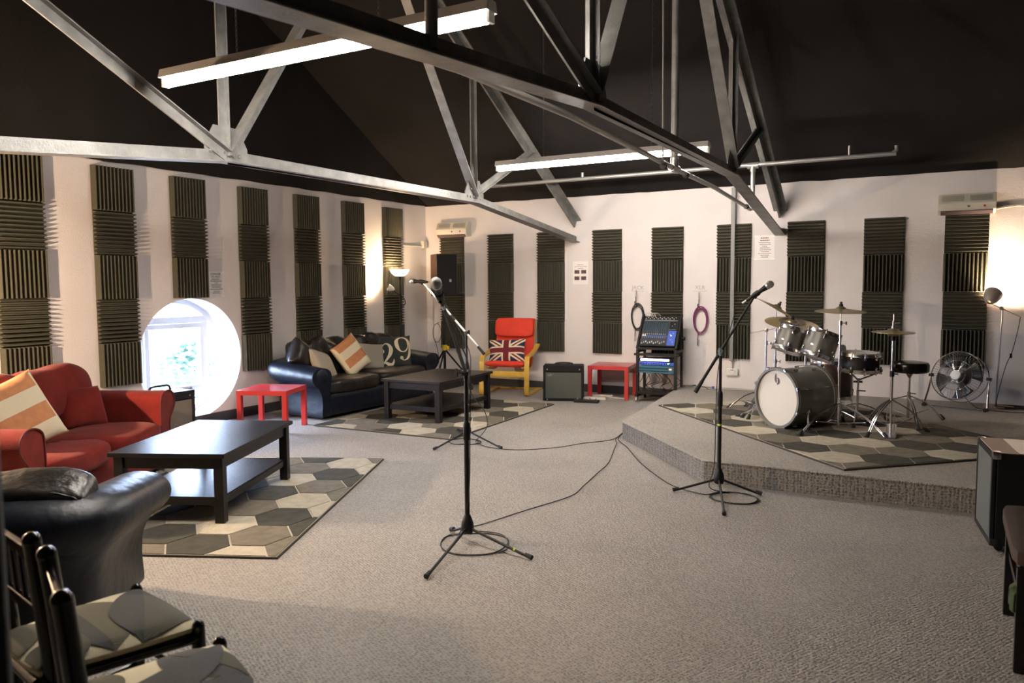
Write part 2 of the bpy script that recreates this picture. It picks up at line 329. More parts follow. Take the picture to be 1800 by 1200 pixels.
# stage
SZ = 0.175
poly = [(-2.76, 7.16), (-1.59, 5.87), (0.6, 5.90), (XR - .004, 5.94), (XR - .004, YB - .004), (-3.03, YB - .004)]
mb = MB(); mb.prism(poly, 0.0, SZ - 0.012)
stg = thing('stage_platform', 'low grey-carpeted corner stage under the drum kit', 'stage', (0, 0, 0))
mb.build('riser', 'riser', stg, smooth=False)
mb = MB(); cx = sum(p[0] for p in poly) / 6; po2 = [(x - 0.008 * (1 if x < 0 else 0), y - 0.010 * (1 if y < 9 else 0)) for x, y in poly]
mb.prism(po2, SZ - 0.014, SZ); mb.build('deck', 'carpet2', stg, smooth=False, bevel=0.006)
# round window
w = bpy.data.objects.new('window_1', None); COL.objects.link(w); w['kind'] = 'structure'; w.location = (XL - 0.33, WC[0], WC[1])
mb = MB(); mb.lathe([(WR + 0.06, 0.03), (WR - 0.055, 0.03), (WR - 0.055, -0.04), (WR + 0.06, -0.04)], (0, 0, 0), (1, 0, 0), 72); mb.build('window_frame', 'upvc', w)
hs = 0.42
mb = MB()
for sy, sz, a, b in ((0, hs, 2 * hs + 0.075, 0.075), (0, -hs, 2 * hs + 0.075, 0.075), (hs, 0, 0.075, 2 * hs - 0.075), (-hs, 0, 0.075, 2 * hs - 0.075)): mb.box((0.0, sy, sz), (0.046, a, b))
mb.build('window_frame', 'upvc', w, smooth=False)
mb = MB(); hi = hs - 0.065
for sy, sz, a, b in ((0, hi, 2 * hi + 0.05, 0.05), (0, -hi, 2 * hi + 0.05, 0.05), (hi, 0, 0.05, 2 * hi - 0.05), (-hi, 0, 0.05, 2 * hi - 0.05)): mb.box((0.02, sy, sz), (0.07, a, b))
mb.build('casement', 'upvc', w, smooth=False)
mb = MB(); mb.box((0.06, 0.12, -hi - 0.005), (0.03, 0.12, 0.018)); mb.box((0.075, 0.16, -hi + 0.005), (0.014, 0.02, 0.02)); mb.build('handle', 'steel_dull', w)
mb = MB(); mb.lathe([(0, 0.003), (WR - 0.05, 0.003), (WR - 0.05, -0.003), (0, -0.003)], (0, 0, 0), (1, 0, 0), 64); mb.build('pane', 'glass', w)
mb = MB(); mb.lathe([(WR, 0.02), (WR, 0.33)], (0, 0, 0), (1, 0, 0), 96); mb.build('reveal', 'reveal', w)
# outside: ground far below and a tree
mb = MB(); mb.box((-58, 5, -4.1), (100, 160, 0.2)); tag(mb.build('yard', 'ground', smooth=False), kind='structure')
tree = thing('tree', 'tree outside seen pale through the round window', 'tree', (-15.5, 12.1, -4.0))
mb = MB(); mb.tube([(0, 0, 0), (0.1, 0, 1.2), (0.0, 0.1, 2.6)], [0.16, 0.12, 0.06], 8); mb.build('trunk', 'bark', tree)
mb = MB()
for k in range(900):
    a = random.random() * 2 * PI; r = random.random() ** 0.5; h = random.random()
    c = V(math.cos(a) * r * 1.1 * math.sin(PI * (0.15 + 0.8 * h)), math.sin(a) * r * 1.1 * math.sin(PI * (0.15 + 0.8 * h)), 1.6 + 2.6 * h); q = V(random.uniform(-1, 1), random.uniform(-1, 1), random.uniform(-1, 1)).normalized(); x, y, _ = basis(q); L = 0.13
    mb.add([c - x * L, c + y * L * .5, c + x * L, c - y * L * .5], [(0, 1, 2, 3)])
lf = mb.build('foliage', 'leafgreen', tree, smooth=False); lf['kind'] = 'stuff'

# ------------------------------------------------------------------ acoustic foam
T = 0.4327
def foam_mesh(horizontal):
    mb = MB(); n = 11; d0, d1 = 0.012, 0.062; prof = [(0, 0)]
    for k in range(n):
        a = T * k / n; w_ = T / n; prof += [(a + w_ * 0.15, d0), (a + w_ * 0.42, d1), (a + w_ * 0.58, d1), (a + w_ * 0.85, d0)]
    prof += [(T, 0)]
    # local: x across, y out of the wall (-y), z up, origin bottom-left back
    g_ = 0.0025; m = len(prof); vs = []
    for e in (g_, T - g_):
        for a, d in prof: vs.append(V(e, -d, a) if horizontal else V(a, -d, e))
    fs = [(i, i + 1, m + i + 1, m + i) for i in range(m - 1)] + [(0, m, 2 * m - 1, m - 1)]
    for base in (0, m):
        for k in range(n):
            b = base + 1 + 4 * k; fs.append((b, b + 1, b + 2, b + 3))
        fs.append(tuple([base] + [base + 1 + 4 * k + j for k in range(n) for j in (0, 3)] + [base + m - 1]))
    mb.add(vs, fs)
    o = mb.build('foam_tile', 'foam', None, smooth=False); me = o.data; bpy.data.objects.remove(o); return me
FH, FV = foam_mesh(True), foam_mesh(False)
def column(loc, rz, n, first_h, ztop, label, group):
    t = thing('acoustic_foam_column', label, 'foam panel', (loc[0], loc[1], 0), rz, group)
    for k in range(n):
        o = bpy.data.objects.new('foam_tile', FH if (k % 2 == 0) == first_h else FV); COL.objects.link(o); o.parent = t
        o.location = (random.uniform(-.003, .003), -0.001, ztop - T * (k + 1)); o.rotation_euler.y = random.uniform(-.004, .004)
    return t
GL = 'acoustic foam columns on the left wall'; GB = 'acoustic foam columns on the back wall'
lab = ['tall dark foam column on left wall at the picture edge, with strong side shadow', 'dark foam column on left wall just left of the round window, above the red sofa',
 'short three-tile foam column directly above the round window', 'five-tile foam column on left wall just right of the round window', 'foam column on left wall behind the left end of the leather couch',
 'foam column on left wall behind the middle of the leather couch', 'warm-lit foam column on left wall behind the floor lamp, nearest the corner']
for i, (y, zt) in enumerate(((3.67, 2.745), (4.57, 2.72), (5.435, 2.715), (6.335, 2.70), (7.215, 2.695), (8.105, 2.69), (8.985, 2.68))):
    column((XL, y), PI / 2, 3 if i == 2 else 5, False, zt, lab[i], GL)
lab = ['foam column on back wall behind the loudspeaker, under the left heater', 'foam column on back wall behind the left edge of the red armchair', 'foam column on back wall just right of the red armchair, under the beam end',
 'foam column on back wall above the right red side table, right of the photo sheet', 'foam column on back wall behind the mixing desk, between the two hung cables', 'foam column on back wall with grey cable trunking down its middle, above the socket',
 'foam column on back wall behind the cymbals at the left of the drum kit', 'foam column on back wall behind the drum stool', 'foam column on back wall under the right heater, beside the bright lamp']
for i, x in enumerate((-6.92, -6.05, -5.21, -4.33, -3.47, -2.59, -1.72, -0.855, -0.02)):
    column((x, YB), 0, 4, True, 2.29 if i else 2.275, lab[i], GB)

# ------------------------------------------------------------------ roof trusses
def angle_bar(mb, a, b, w=0.07, t=0.009, up=(0, 0, 1), flip=1, side=(1, 0, 0)):
    # double-angle bar drawn as T: a web in the truss plane and a flange across it
    a = Vector(a); b = Vector(b); d = (b - a).normalized(); s_ = Vector(side); n = s_.cross(d).normalized() * flip
    rot = Matrix((s_, n, d)).transposed(); c = (a + b) / 2; L = (b - a).length
    mb.box(c + n * w * 0.5, (t * 1.6, w, L), rot); mb.box(c, (w * 1.5, t, L), rot)
def truss(x, label, n1y, n2y, zc, zf):
    t = thing('roof_truss', label, 'roof truss', (x, 0, 0))
    yb, yf, zb = YB - 0.002, YF + .02, 2.17
    N1, N2 = (0, n1y, zc), (0, n2y, zc); hb, hf = (0, yb, zb), (0, yf, zf)
    top = lambda y: (0, y, 2.43 + SL * (YB - y) if y > YR else 2.43 + SL * (YB - YR) * (y - yf) / (YR - yf))
    apex = top(YR)
    mb = MB()
    dz_ = V(0, 0, -.042)
    for a, b in ((hf, N1), (N1, N2), (N2, hb)): angle_bar(mb, Vector(a) + dz_, Vector(b) + dz_, 0.085, 0.010, flip=1)
    mb.build('bottom_chord', 'steel', t, smooth=False, bevel=0.002)
    for a, b in ((top(yf), apex), (apex, top(yb))):
        mb = MB(); angle_bar(mb, a, b, 0.11, 0.014, flip=-1); mb.build('top_chord', 'steel', t, smooth=False, bevel=0.002)
    for n_ in (N1, N2):
        mb = MB(); angle_bar(mb, n_, top(n_[1]), 0.06, 0.008); mb.build('vertical_strut', 'steel', t, smooth=False)
    if x > -3: mb = MB(); mb.tube([(0, 2.59, 2.48), (0, 2.59, 3.6)], 0.028, 10); mb.build('hanger_rod', 'steel', t)
    for n_, q, w_ in ((N1, top(2.0), 0.07), (N2, top(8.76), 0.07), (N1, apex, 0.07), (N2, apex, 0.07)):
        mb = MB(); angle_bar(mb, Vector(n_) + V(0.012, 0, 0.03), q, w_, 0.008, flip=-1 if q == apex else 1); mb.build('diagonal_strut', 'steel', t, smooth=False)
    rv = None
    for n_, sg in ((N1, 1), (N2, -1)):
        mb = MB(); y, z = n_[1], n_[2]
        mb.prism([(y - 0.19, z - 0.03), (y + 0.19, z - 0.03), (y + 0.19, z + 0.07), (y + 0.11, z + 0.21), (y - 0.11, z + 0.21), (y - 0.19, z + 0.07)], -0.006, 0.006, Matrix(((0, 0, 1, 0), (1, 0, 0, 0), (0, 1, 0, 0), (0, 0, 0, 1))))
        gp = mb.build('gusset_plate', 'steel', t, smooth=False)
        for dy, dz in ((-.15, .02), (-.09, .02), (-.03, .02), (.05, .015), (.11, .01), (.08, .09), (.10, .14), (-.08, .10)):
            if rv is None:
                m2 = MB(); m2.lathe([(0.015, 0), (0.013, 0.007), (0.007, 0.011), (0, 0.012)], (0, 0, 0), (1, 0, 0), 10); rv = m2.build('rivet', 'steel', gp)
                o = rv
            else: o = rv.copy(); COL.objects.link(o); o.parent = gp
            o.location = (0.010, y + dy, z + dz)
    for q in (top(8.76), top(2.0)):
        mb = MB(); y, z = q[1], q[2]; mb.box((0, y, z - 0.02), (0.012, 0.22, 0.16)); mb.build('gusset_plate', 'steel', t, smooth=False)
    return t
truss(-4.60, 'pale grey riveted steel roof truss, the farther one, over the couches', 3.96, 7.36, 2.49, 2.04)
truss(-1.81, 'dark steel roof truss, the nearer one, crossing over the microphones', 4.20, 7.56, 2.61, 2.24)
# pipes
t = thing('sprinkler_pipe', 'grey pipe run along the back slope with a tee and drop to the truss', 'pipe', (-1.93, 9.03, 0))
mb = MB(); mb.tube([(-3.6, 0, 2.86), (1.45, 0, 2.87)], 0.024, 12); mb.build('pipe', 'pipe', t)
mb = MB(); mb.tube([(0, 0, 2.86), (0, 0, 2.36)], 0.026, 12); mb.build('drop_pipe', 'pipe', t)
mb = MB(); mb.tube([(-0.06, 0, 2.86), (0.06, 0, 2.86)], 0.036, 12); mb.tube([(0, 0, 2.87), (0, 0, 2.79)], 0.034, 12); mb.build('tee', 'pipe', t)
mb = MB(); mb.tube([(1.0, 0, 2.87), (1.0, 0.0, 2.99)], 0.012, 8); mb.tube([(1.40, 0, 2.87), (1.45, 0, 2.90), (1.45, 0, 2.95)], 0.02, 8); mb.tube([(-2.1, 0, 2.86), (-2.1, 0, 2.94)], 0.02, 8); mb.build('pipe_clip', 'pipe', t)
t = thing('conduit', 'thin steel conduit strapped along the dark truss with a vertical riser pipe', 'pipe', (-1.95, 0, 0))
mb = MB(); mb.tube([(0, 9.03, 2.37), (0, 7.4, 2.455), (0, 6.2, 2.475), (0, 4.17, 2.53), (0, 3.0, 2.52), (0, 1.5, 2.44)], 0.020, 10); mb.build('pipe', 'pipe', t)
mb = MB(); mb.tube([(0, 6.20, 2.475), (0, 6.20, 4.95)], 0.030, 12); mb.build('riser_pipe', 'steel', t)
mb = MB(); mb.tube([(0, 6.12, 2.475), (0, 6.28, 2.475)], 0.032, 12); mb.tube([(0, 6.2, 2.47), (0, 6.2, 2.56)], 0.034, 12); mb.build('tee', 'pipe', t)
mb = MB()
for y in (8.8, 6.5, 5.9): mb.tube([(0, y, 2.46 if y < 7.4 else 2.385), (0, y + 0.03, 2.46 if y < 7.4 else 2.385)], 0.028, 10)
mb.build('strap', 'rubber', t)
mb = MB(); mb.tube([(0, 5.90, 2.50), (0.01, 5.86, 3.4), (0, 5.84, 4.9)], 0.007, 6); tag(mb.build('hanging_wire', 'pipe', loc=(-1.95, 0, 0)), 'thin wire hanging down beside the riser pipe to the truss', 'wire')

# ------------------------------------------------------------------ fluorescent lights
def fluo(x0, x1, y, z, label, chains):
    t = thing('fluorescent_light', label, 'ceiling light', ((x0 + x1) / 2, y, z), 0, 'hanging fluorescent lights'); L = x1 - x0
    mb = MB(); mb.add([V(sx * L / 2, dy, dz) for sx in (-1, 1) for dy, dz in ((-.05, 0), (.05, 0), (.035, .055), (-.035, .055))], [(0, 1, 2, 3), (4, 7, 6, 5), (0, 4, 5, 1), (1, 5, 6, 2), (2, 6, 7, 3), (3, 7, 4, 0)]); mb.build('batten', 'batten', t, smooth=False, bevel=0.003)
    mb = MB(); mb.cyl((-L / 2 + 0.03, 0, -0.030), (L / 2 - 0.03, 0, -0.030), 0.024, 16); mb.build('tube', 'tube', t)
    for s_ in (-1, 1):
        mb = MB(); mb.box((s_ * (L / 2 - 0.012), 0, -0.022), (0.022, 0.05, 0.062)); mb.build('tube_holder', 'white', t, bevel=0.004)
    for cx_, top in chains:
        mb = MB(); z0 = 0.055; n = int((top - z - z0) / 0.028)
        for k in range(n):
            zz = z0 + 0.014 + k * 0.028; a = PI / 2 * (k % 2); q = [V(math.cos(a) * 0.006 * math.cos(u) , math.sin(a) * 0.006 * math.cos(u), 0.017 * math.sin(u)) + V(cx_ - (x0 + x1) / 2, 0, zz) for u in [2 * PI * j / 6 for j in range(6)]]
            mb.tube(q, 0.0018, 4, closed=True)
        o = mb.build('chain', 'steel_dull', t)
    return t
fluo(-4.34, -1.93, 3.27, 2.85, 'long lit fluorescent tube at top left, nearer the camera', ((-3.68, 3.95), (-2.62, 3.95)))
fluo(-4.33, -1.99, 7.40, 2.83, 'lit fluorescent tube over the armchair side, farther from the camera', ((-3.75, 4.3), (-2.56, 4.3)))

# ------------------------------------------------------------------ rugs
def clip(poly, x0, x1, y0, y1):
    for ax, lim, sg in ((0, x0, 1), (0, x1, -1), (1, y0, 1), (1, y1, -1)):
        out = []
        for i in range(len(poly)):
            a, b = poly[i], poly[(i + 1) % len(poly)]; da, db = (a[ax] - lim) * sg, (b[ax] - lim) * sg
            if da >= 0: out.append(a)
            if da * db < 0: t_ = da / (da - db); out.append((a[0] + (b[0] - a[0]) * t_, a[1] + (b[1] - a[1]) * t_))
        poly = out
        if len(poly) < 3: return []
    return poly
def rug(label, corner, ax, L, Wd, z, phase, off):
    # corner: world corner; ax: unit long-axis direction; local x along it, y to its left
    rz = math.atan2(ax[1], ax[0]); t = thing('rug', label, 'rug', (corner[0], corner[1], z), rz, 'hexagon-patterned rugs')
    mb = MB(); mb.box((L / 2, Wd / 2, 0.006), (L, Wd, 0.012)); mb.build('binding', 'rugedge', t, smooth=False)
    mb = MB(); mb.box((L / 2, Wd / 2, 0.0065), (L - 0.02, Wd - 0.02, 0.0125)); mb.build('backing', 'tread', t, smooth=False)
    mbs = MB(); sx, sy = 0.382, 0.302
    for r in range(-1, int(Wd / sy) + 3):
        for c in range(-1, int(L / sx) + 3):
            cx_, cy_ = off[0] + c * sx + (r % 2) * sx / 2, off[1] + r * sy
            k = (c + phase + (r // 2) * 1 + (r % 2) * 2) % 3; i = 0.0065
            h = [(cx_ + px * (1 - i / 0.19), cy_ + py * (1 - i / 0.19)) for px, py in ((sx / 2, -.101), (sx / 2, .101), (0, .202), (-sx / 2, .101), (-sx / 2, -.101), (0, -.202))]
            h = clip(h, 0.014, L - 0.014, 0.014, Wd - 0.014)
            if len(h) >= 3: mbs.slot(k).prism(h, 0.0128, 0.0175)
    mbs.build('hexagon_pattern', ['rug_a', 'rug_b', 'rug_c'], t, smooth=False)
    return t
rug('hexagon-patterned rug under the coffee table in front of the red sofa', (-3.25, 3.06), (-0.4196, 0.9077), 2.48, 1.7, 0, 0, (-0.02 + 0.0, 0.25))
rug('hexagon-patterned rug under the coffee table by the leather couch', (-4.24, 6.30), (-0.03, 0.9995), 2.48, 1.78, 0, 1, (0.0, 0.22))
rug('hexagon-patterned rug on the stage under the drum kit', (-2.75, 8.24), (0.690, -0.724), 3.12, 2.0, SZ, 2, (0.1, 0.2))

# ------------------------------------------------------------------ tables
def coffee_table(label, loc, rz, L=1.22, Wd=0.78):
    t = thing('coffee_table', label, 'coffee table', loc, rz, 'black-brown coffee tables')
    mb = MB(); mb.box((0, 0, 0.445), (L, Wd, 0.028)); mb.build('table_top', 'blackwood', t, smooth=False, bevel=0.003)
    for sx in (-1, 1):
        for sy in (-1, 1):
            mb = MB(); mb.box((sx * (L / 2 - 0.055), sy * (Wd / 2 - 0.055), 0.215), (0.062, 0.062, 0.43)); mb.build('leg', 'blackwood', t, smooth=False, bevel=0.003)
    mb = MB()
    for sy in (-1, 1): mb.box((0, sy * (Wd / 2 - 0.05), 0.392), (L - 0.17, 0.022, 0.078))
    for sx in (-1, 1): mb.box((sx * (L / 2 - 0.05), 0, 0.392), (0.022, Wd - 0.17, 0.078))
    mb.build('apron', 'blackwood', t, smooth=False)
    mb = MB(); mb.box((0, 0, 0.155), (L - 0.10, Wd - 0.10, 0.024))
    for sy in (-1, 1): mb.box((0, sy * (Wd / 2 - 0.055), 0.135), (L - 0.17, 0.024, 0.045))
    for sx in (-1, 1): mb.box((sx * (L / 2 - 0.055), 0, 0.135), (0.024, Wd - 0.17, 0.045))
    mb.build('shelf', 'blackwood', t, smooth=False, bevel=0.002)
    return t
RZ = 0.0185
coffee_table('long black coffee table on the rug in front of the red sofa', (-4.585, 3.71, RZ), math.atan2(0.9077, -0.4196))
coffee_table('black coffee table on the rug beside the leather couch', (-5.20, 7.49, RZ), PI / 2 + 0.03, L=1.20, Wd=0.80)
def side_table(label, loc, rz):
    t = thing('side_table', label, 'side table', loc, rz, 'square red side tables'); s_ = 0.55
    mb = MB(); mb.box((0, 0, 0.425), (s_, s_, 0.05)); mb.build('table_top', 'redlac', t, smooth=False, bevel=0.002)
    for sx in (-1, 1):
        for sy in (-1, 1):
            mb = MB(); mb.box((sx * (s_ / 2 - 0.026), sy * (s_ / 2 - 0.026), 0.20), (0.05, 0.05, 0.40)); mb.build('leg', 'redlac', t, smooth=False, bevel=0.002)
    return t
side_table('square red side table between round window and leather couch', (-6.30, 5.93, 0), math.radians(22))
side_table('square red side table between guitar amplifier and mixer rack', (-3.90, 9.74, 0), math.radians(8))

# ------------------------------------------------------------------ cushions
class Pillow:
    def __init__(s, w_, h_, d, name, label, m, loc, rot, back=None, group='scatter cushions', tilt=None):
        s.w, s.h, s.d = w_, h_, d; s.o = bpy.data.objects.new(name, None); COL.objects.link(s.o); s.o.location = loc; s.o.rotation_euler = rot; tag(s.o, label, 'cushion', group); s.o.empty_display_size = 0.1
        mb = MB(); n = 20
        for sg in (1, -1):
            vs = [s.P(-1 + 2 * i / n, -1 + 2 * j / n, sg) for i in range(n + 1) for j in range(n + 1)]
            mb.add(vs, [(i * (n + 1) + j, (i + 1) * (n + 1) + j, (i + 1) * (n + 1) + j + 1, i * (n + 1) + j + 1) for i in range(n) for j in range(n)])
        mb.build('cover', m, s.o, ang=80)
    def P(s, u, v, sg=1, off=0.0):   # local: x right, z up, front is -y
        u = max(-1, min(1, u)); v = max(-1, min(1, v))
        x = u * s.w / 2 * (1 - 0.07 * (1 - v * v) * u * u); z = v * s.h / 2 * (1 - 0.07 * (1 - u * u) * v * v)
        th = s.d / 2 * ((1 - u ** 4) * (1 - v ** 4)) ** 0.55
        wr = 0.006 * noise.noise(V(x * 9, z * 9, s.w * 7)) * ((1 - u * u) * (1 - v * v)) ** .5
        return V(x, -(th + wr + off) * sg, z)
    def quads(s, name, m, Q, off=0.0025, n=10, mm=None):
        mb = MB()
        for a, b, c, d in Q:
            vs = []
            for i in range(n + 1):
                for j in range(n + 1):
                    p = i / n; q = j / n
                    u = (a[0] * (1 - p) + b[0] * p) * (1 - q) + (d[0] * (1 - p) + c[0] * p) * q; v = (a[1] * (1 - p) + b[1] * p) * (1 - q) + (d[1] * (1 - p) + c[1] * p) * q
                    vs.append(s.P(u, v, 1, off))
            mb.add(vs, [(i * (n + 1) + j, (i + 1) * (n + 1) + j, (i + 1) * (n + 1) + j + 1, i * (n + 1) + j + 1) for i in range(n) for j in range(n)])
        return mb.build(name, m, s.o, ang=80)
def stripes(P):
    P.quads('stripe', 'orange', [((-1, .52), (1, .52), (1, 1), (-1, 1))]); P.quads('stripe', 'orange', [((-1, -.45), (1, -.45), (1, .05), (-1, .05))])
    P.quads('stripe', 'orange', [((-1, -1), (1, -1), (1, -.96), (-1, -.96))])
def stroke(P, pts, ws, n=6):
    c = cat_rom([V(a, b, 0) for a, b in pts], n); w2 = cat_rom([V(q, 0, 0) for q in ws], n); Q = []
    E = []
    for i, p_ in enumerate(c):
        a = c[max(i - 1, 0)]; b = c[min(i + 1, len(c) - 1)]; t_ = (b - a).normalized(); nr = V(-t_.y, t_.x, 0) * max(w2[i].x, 0.004); E.append((p_ + nr, p_ - nr))
    for (a, b), (a2, b2) in zip(E, E[1:]): Q.append(((a.x, a.y), (a2.x, a2.y), (b2.x, b2.y), (b.x, b.y)))
    return Q
def disc(cx_, cy_, r, k=12): return [((cx_, cy_), (cx_ + r * math.cos(2 * PI * i / k), cy_ + r * math.sin(2 * PI * i / k)), (cx_ + r * math.cos(2 * PI * (i + 1) / k), cy_ + r * math.sin(2 * PI * (i + 1) / k)), (cx_, cy_)) for i in range(k)]

# ------------------------------------------------------------------ sofas
def frame_path(hw, y0, y1, R_=0.22, n=10):
    # from front of right arm (x=hw, y=y0 front) to back y1, to left arm front. front is -y
    P = []
    for k in range(n + 1): P.append(((hw, y0 + (y1 - R_ - y0) * k / n), (1, 0)))
    for k in range(1, n + 1):
        a = PI / 2 * k / n; P.append(((hw - R_ + R_ * math.cos(a), y1 - R_ + R_ * math.sin(a)), (math.cos(a), math.sin(a))))
    for k in range(1, n + 1): P.append(((hw - R_ - (2 * hw - 2 * R_) * k / n, y1), (0, 1)))
    for k in range(1, n + 1):
        a = PI / 2 + PI / 2 * k / n; P.append(((-hw + R_ + R_ * math.cos(a), y1 - R_ + R_ * math.sin(a)), (math.cos(a), math.sin(a))))
    for k in range(1, n + 1): P.append(((-hw, y1 - R_ + (y0 - y1 + R_) * k / n), (-1, 0)))
    return P
LP = [(-.10, .10), (-.10, .05), (.0, .05), (.03, .05), (.025, .20), (.035, .33), (.075, .42), (.13, .47), (.175, .54), (.175, .61), (.13, .665), (.05, .69), (-.03, .685), (-.10, .65), (-.135, .58), (-.125, .48), (-.10, .3)]
def leather_sofa(label, loc, rz, Wd, n_seat, group, bh=.47, bz=.66):
    t = thing('leather_sofa', label, 'sofa', loc, rz, group)
    hw = Wd / 2 - 0.15; y0, y1 = -0.42, 0.34
    prof = [(p.x, p.y) for p in cat_rom([V(a, b, 0) for a, b in LP], 4, True)]
    path = frame_path(hw, y0, y1); hs_ = []
    for (q, nr) in path: f = max(0, min(1, (q[1] - y0) / (y1 - y0))); hs_.append(0.875 + 0.105 * f)
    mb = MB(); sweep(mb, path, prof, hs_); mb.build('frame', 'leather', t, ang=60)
    for sx in (1, -1):   # pleated scroll disc on each arm front
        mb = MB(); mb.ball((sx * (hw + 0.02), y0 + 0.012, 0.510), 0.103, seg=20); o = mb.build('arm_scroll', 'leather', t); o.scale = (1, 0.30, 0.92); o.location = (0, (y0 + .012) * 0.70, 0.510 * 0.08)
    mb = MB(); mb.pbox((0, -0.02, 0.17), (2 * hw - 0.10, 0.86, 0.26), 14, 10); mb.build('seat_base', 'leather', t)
    w_ = (2 * hw - 0.20) / n_seat
    for k in range(n_seat):
        x = -hw + 0.10 + w_ * (k + .5)
        mb = MB(); mb.pbox((x, -0.10, 0.365), (w_ + 0.01, 0.74, 0.19), 5, 14, nz=0.014, seed=k * 3.3); mb.build('seat_cushion', 'leather_b', t, ang=80)
        mb = MB(); mb.pbox((x if n_seat > 1 else -.07, 0.20, bz), (w_ + (0.04 if n_seat > 1 else .14), 0.26, bh), 3.6 if n_seat > 1 else 7, 18, euler(math.radians(-14), 0, 0), nz=0.05 if n_seat > 1 else .016, seed=k * 5.1 + 1, ns=7); bc_ = mb.build('back_cushion', 'leather_b', t, ang=80)
        if n_seat == 1:
            pp = []
            for q_ in range(48):
                a_ = 2 * PI * q_ / 48; ca, sa = math.cos(a_), math.sin(a_); L_ = (abs(ca) ** 5 + abs(sa) ** 5) ** .2; pp.append(euler(math.radians(-14), 0, 0) @ V(ca / L_ * (w_ + .12) / 2, .095, sa / L_ * (bh - .015) / 2) + V(-.07, .20, bz))
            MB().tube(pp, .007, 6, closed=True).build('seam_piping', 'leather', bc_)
    return t
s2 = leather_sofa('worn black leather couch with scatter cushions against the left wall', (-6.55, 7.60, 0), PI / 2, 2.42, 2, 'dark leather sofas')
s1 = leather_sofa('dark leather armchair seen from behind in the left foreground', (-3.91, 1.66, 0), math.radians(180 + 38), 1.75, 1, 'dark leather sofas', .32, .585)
# red sofa
rs = thing('red_sofa', 'red velour two-seat sofa with scroll arms by the left wall', 'sofa', (-5.72, 3.26, 0), PI / 2 + math.radians(27))
hw = 0.84
RP = [(-.09, .10), (-.09, .04), (.05, .04), (.055, .25), (.06, .40), (.11, .47), (.15, .53), (.145, .60), (.10, .65), (.03, .665), (-.05, .64), (-.085, .58), (-.09, .40)]
prof = [(p.x, p.y) for p in cat_rom([V(a, b, 0) for a, b in RP], 4, True)]
for sx in (1, -1):
    mb = MB(); sweep(mb, [((sx * hw, -0.42 + 0.085 * k), (sx, 0)) for k in range(11)], prof); arm = mb.build('arm', 'redfab', rs, ang=60)
    mb = MB(); mb.tube([(sx * hw + sx * a, -0.424, b) for a, b in prof], 0.007, 6, closed=True); mb.build('piping', 'redpipe', arm)
mb = MB(); mb.pbox((0, 0.36, 0.46), (1.78, 0.24, 0.80), 5, 18, euler(math.radians(-8), 0, 0)); mb.build('back', 'redfab', rs, ang=80)
mb = MB(); mb.pbox((0, -0.02, 0.16), (2 * hw - 0.08, 0.82, 0.26), 14, 10); mb.build('seat_base', 'redfab', rs)
for k in (-1, 1):
    mb = MB(); mb.pbox((k * 0.375, -0.12, 0.345), (0.745, 0.76, 0.20), 4.2, 14, nz=0.02, seed=k + 4); mb.build('seat_cushion', 'redfab', rs, ang=80)
    mb = MB(); mb.pbox((k * 0.39, 0.26, 0.72), (0.86, 0.26, 0.42), 3.4, 14, euler(math.radians(-10), 0, 0), nz=0.025, seed=k + 9); mb.build('back_cushion', 'redfab', rs, ang=80)
def loc_in(t, p): return Matrix.Rotation(t.rotation_euler.z, 4, 'Z') @ Vector(p) + t.location
def pil(base, p, w_, h_, d, label, m, tilt=-20, spin=0, yaw=0):
    a = base.rotation_euler.z + math.radians(yaw)
    rot = (Matrix.Rotation(a, 3, 'Z') @ Matrix.Rotation(math.radians(tilt), 3, 'X') @ Matrix.Rotation(math.radians(spin), 3, 'Y')).to_euler()
    return Pillow(w_, h_, d, 'scatter_cushion', label, m, loc_in(base, p), rot)
p_ = pil(rs, (-0.42, -0.02, 0.67), 0.52, 0.52, 0.15, 'orange and ivory striped cushion on the red sofa', 'ivory', -22, -17, -22); stripes(p_)
pil(rs, (0.50, 0.10, 0.58), 0.40, 0.36, 0.15, 'red cushion propped in the far corner of the red sofa', 'redfab', -24, 5, -20)
# cushions on the leather couch
pil(s2, (-0.93, 0.06, 0.72), 0.34, 0.34, 0.20, 'small black leather cushion at the near arm of the leather couch', 'leather_b', -6, 32, 10)
pil(s2, (-0.66, -0.04, 0.58), 0.52, 0.40, 0.14, 'beige cushion beside the near arm of the leather couch', 'beige', -28, 16, 24)
p_ = pil(s2, (-0.22, -0.10, 0.66), 0.46, 0.46, 0.14, 'tilted orange and ivory striped cushion on the leather couch', 'ivory', -22, -26, -8); stripes(p_)
pil(s2, (0.30, 0.02, 0.60), 0.40, 0.38, 0.13, 'plain grey linen cushion in the middle of the leather couch', 'greyfab', -20, 8, -18)
p_ = pil(s2, (0.74, -0.02, 0.61), 0.54, 0.50, 0.13, 'charcoal cushion printed with a large white 29', 'slate', -16, 2, -26)
Q = []
Q += stroke(p_, [(-.78, .16), (-.72, .36), (-.55, .50), (-.36, .44), (-.26, .22), (-.32, -.05), (-.50, -.32), (-.72, -.58), (-.80, -.66)], [.05, .03, .03, .07, .105, .10, .06, .03, .02]) + disc(-.74, .08, .11)
Q += stroke(p_, [(-.80, -.62), (-.60, -.56), (-.42, -.66), (-.26, -.66), (-.17, -.52), (-.15, -.36)], [.02, .06, .09, .08, .05, .015])
Q += stroke(p_, [(.40, .88), (.60, .82), (.72, .60), (.72, .30), (.58, .10), (.40, .04), (.22, .12), (.10, .32), (.08, .60), (.20, .80), (.40, .88)], [.025, .045, .03, .03, .035, .025, .05, .10, .10, .05, .025])
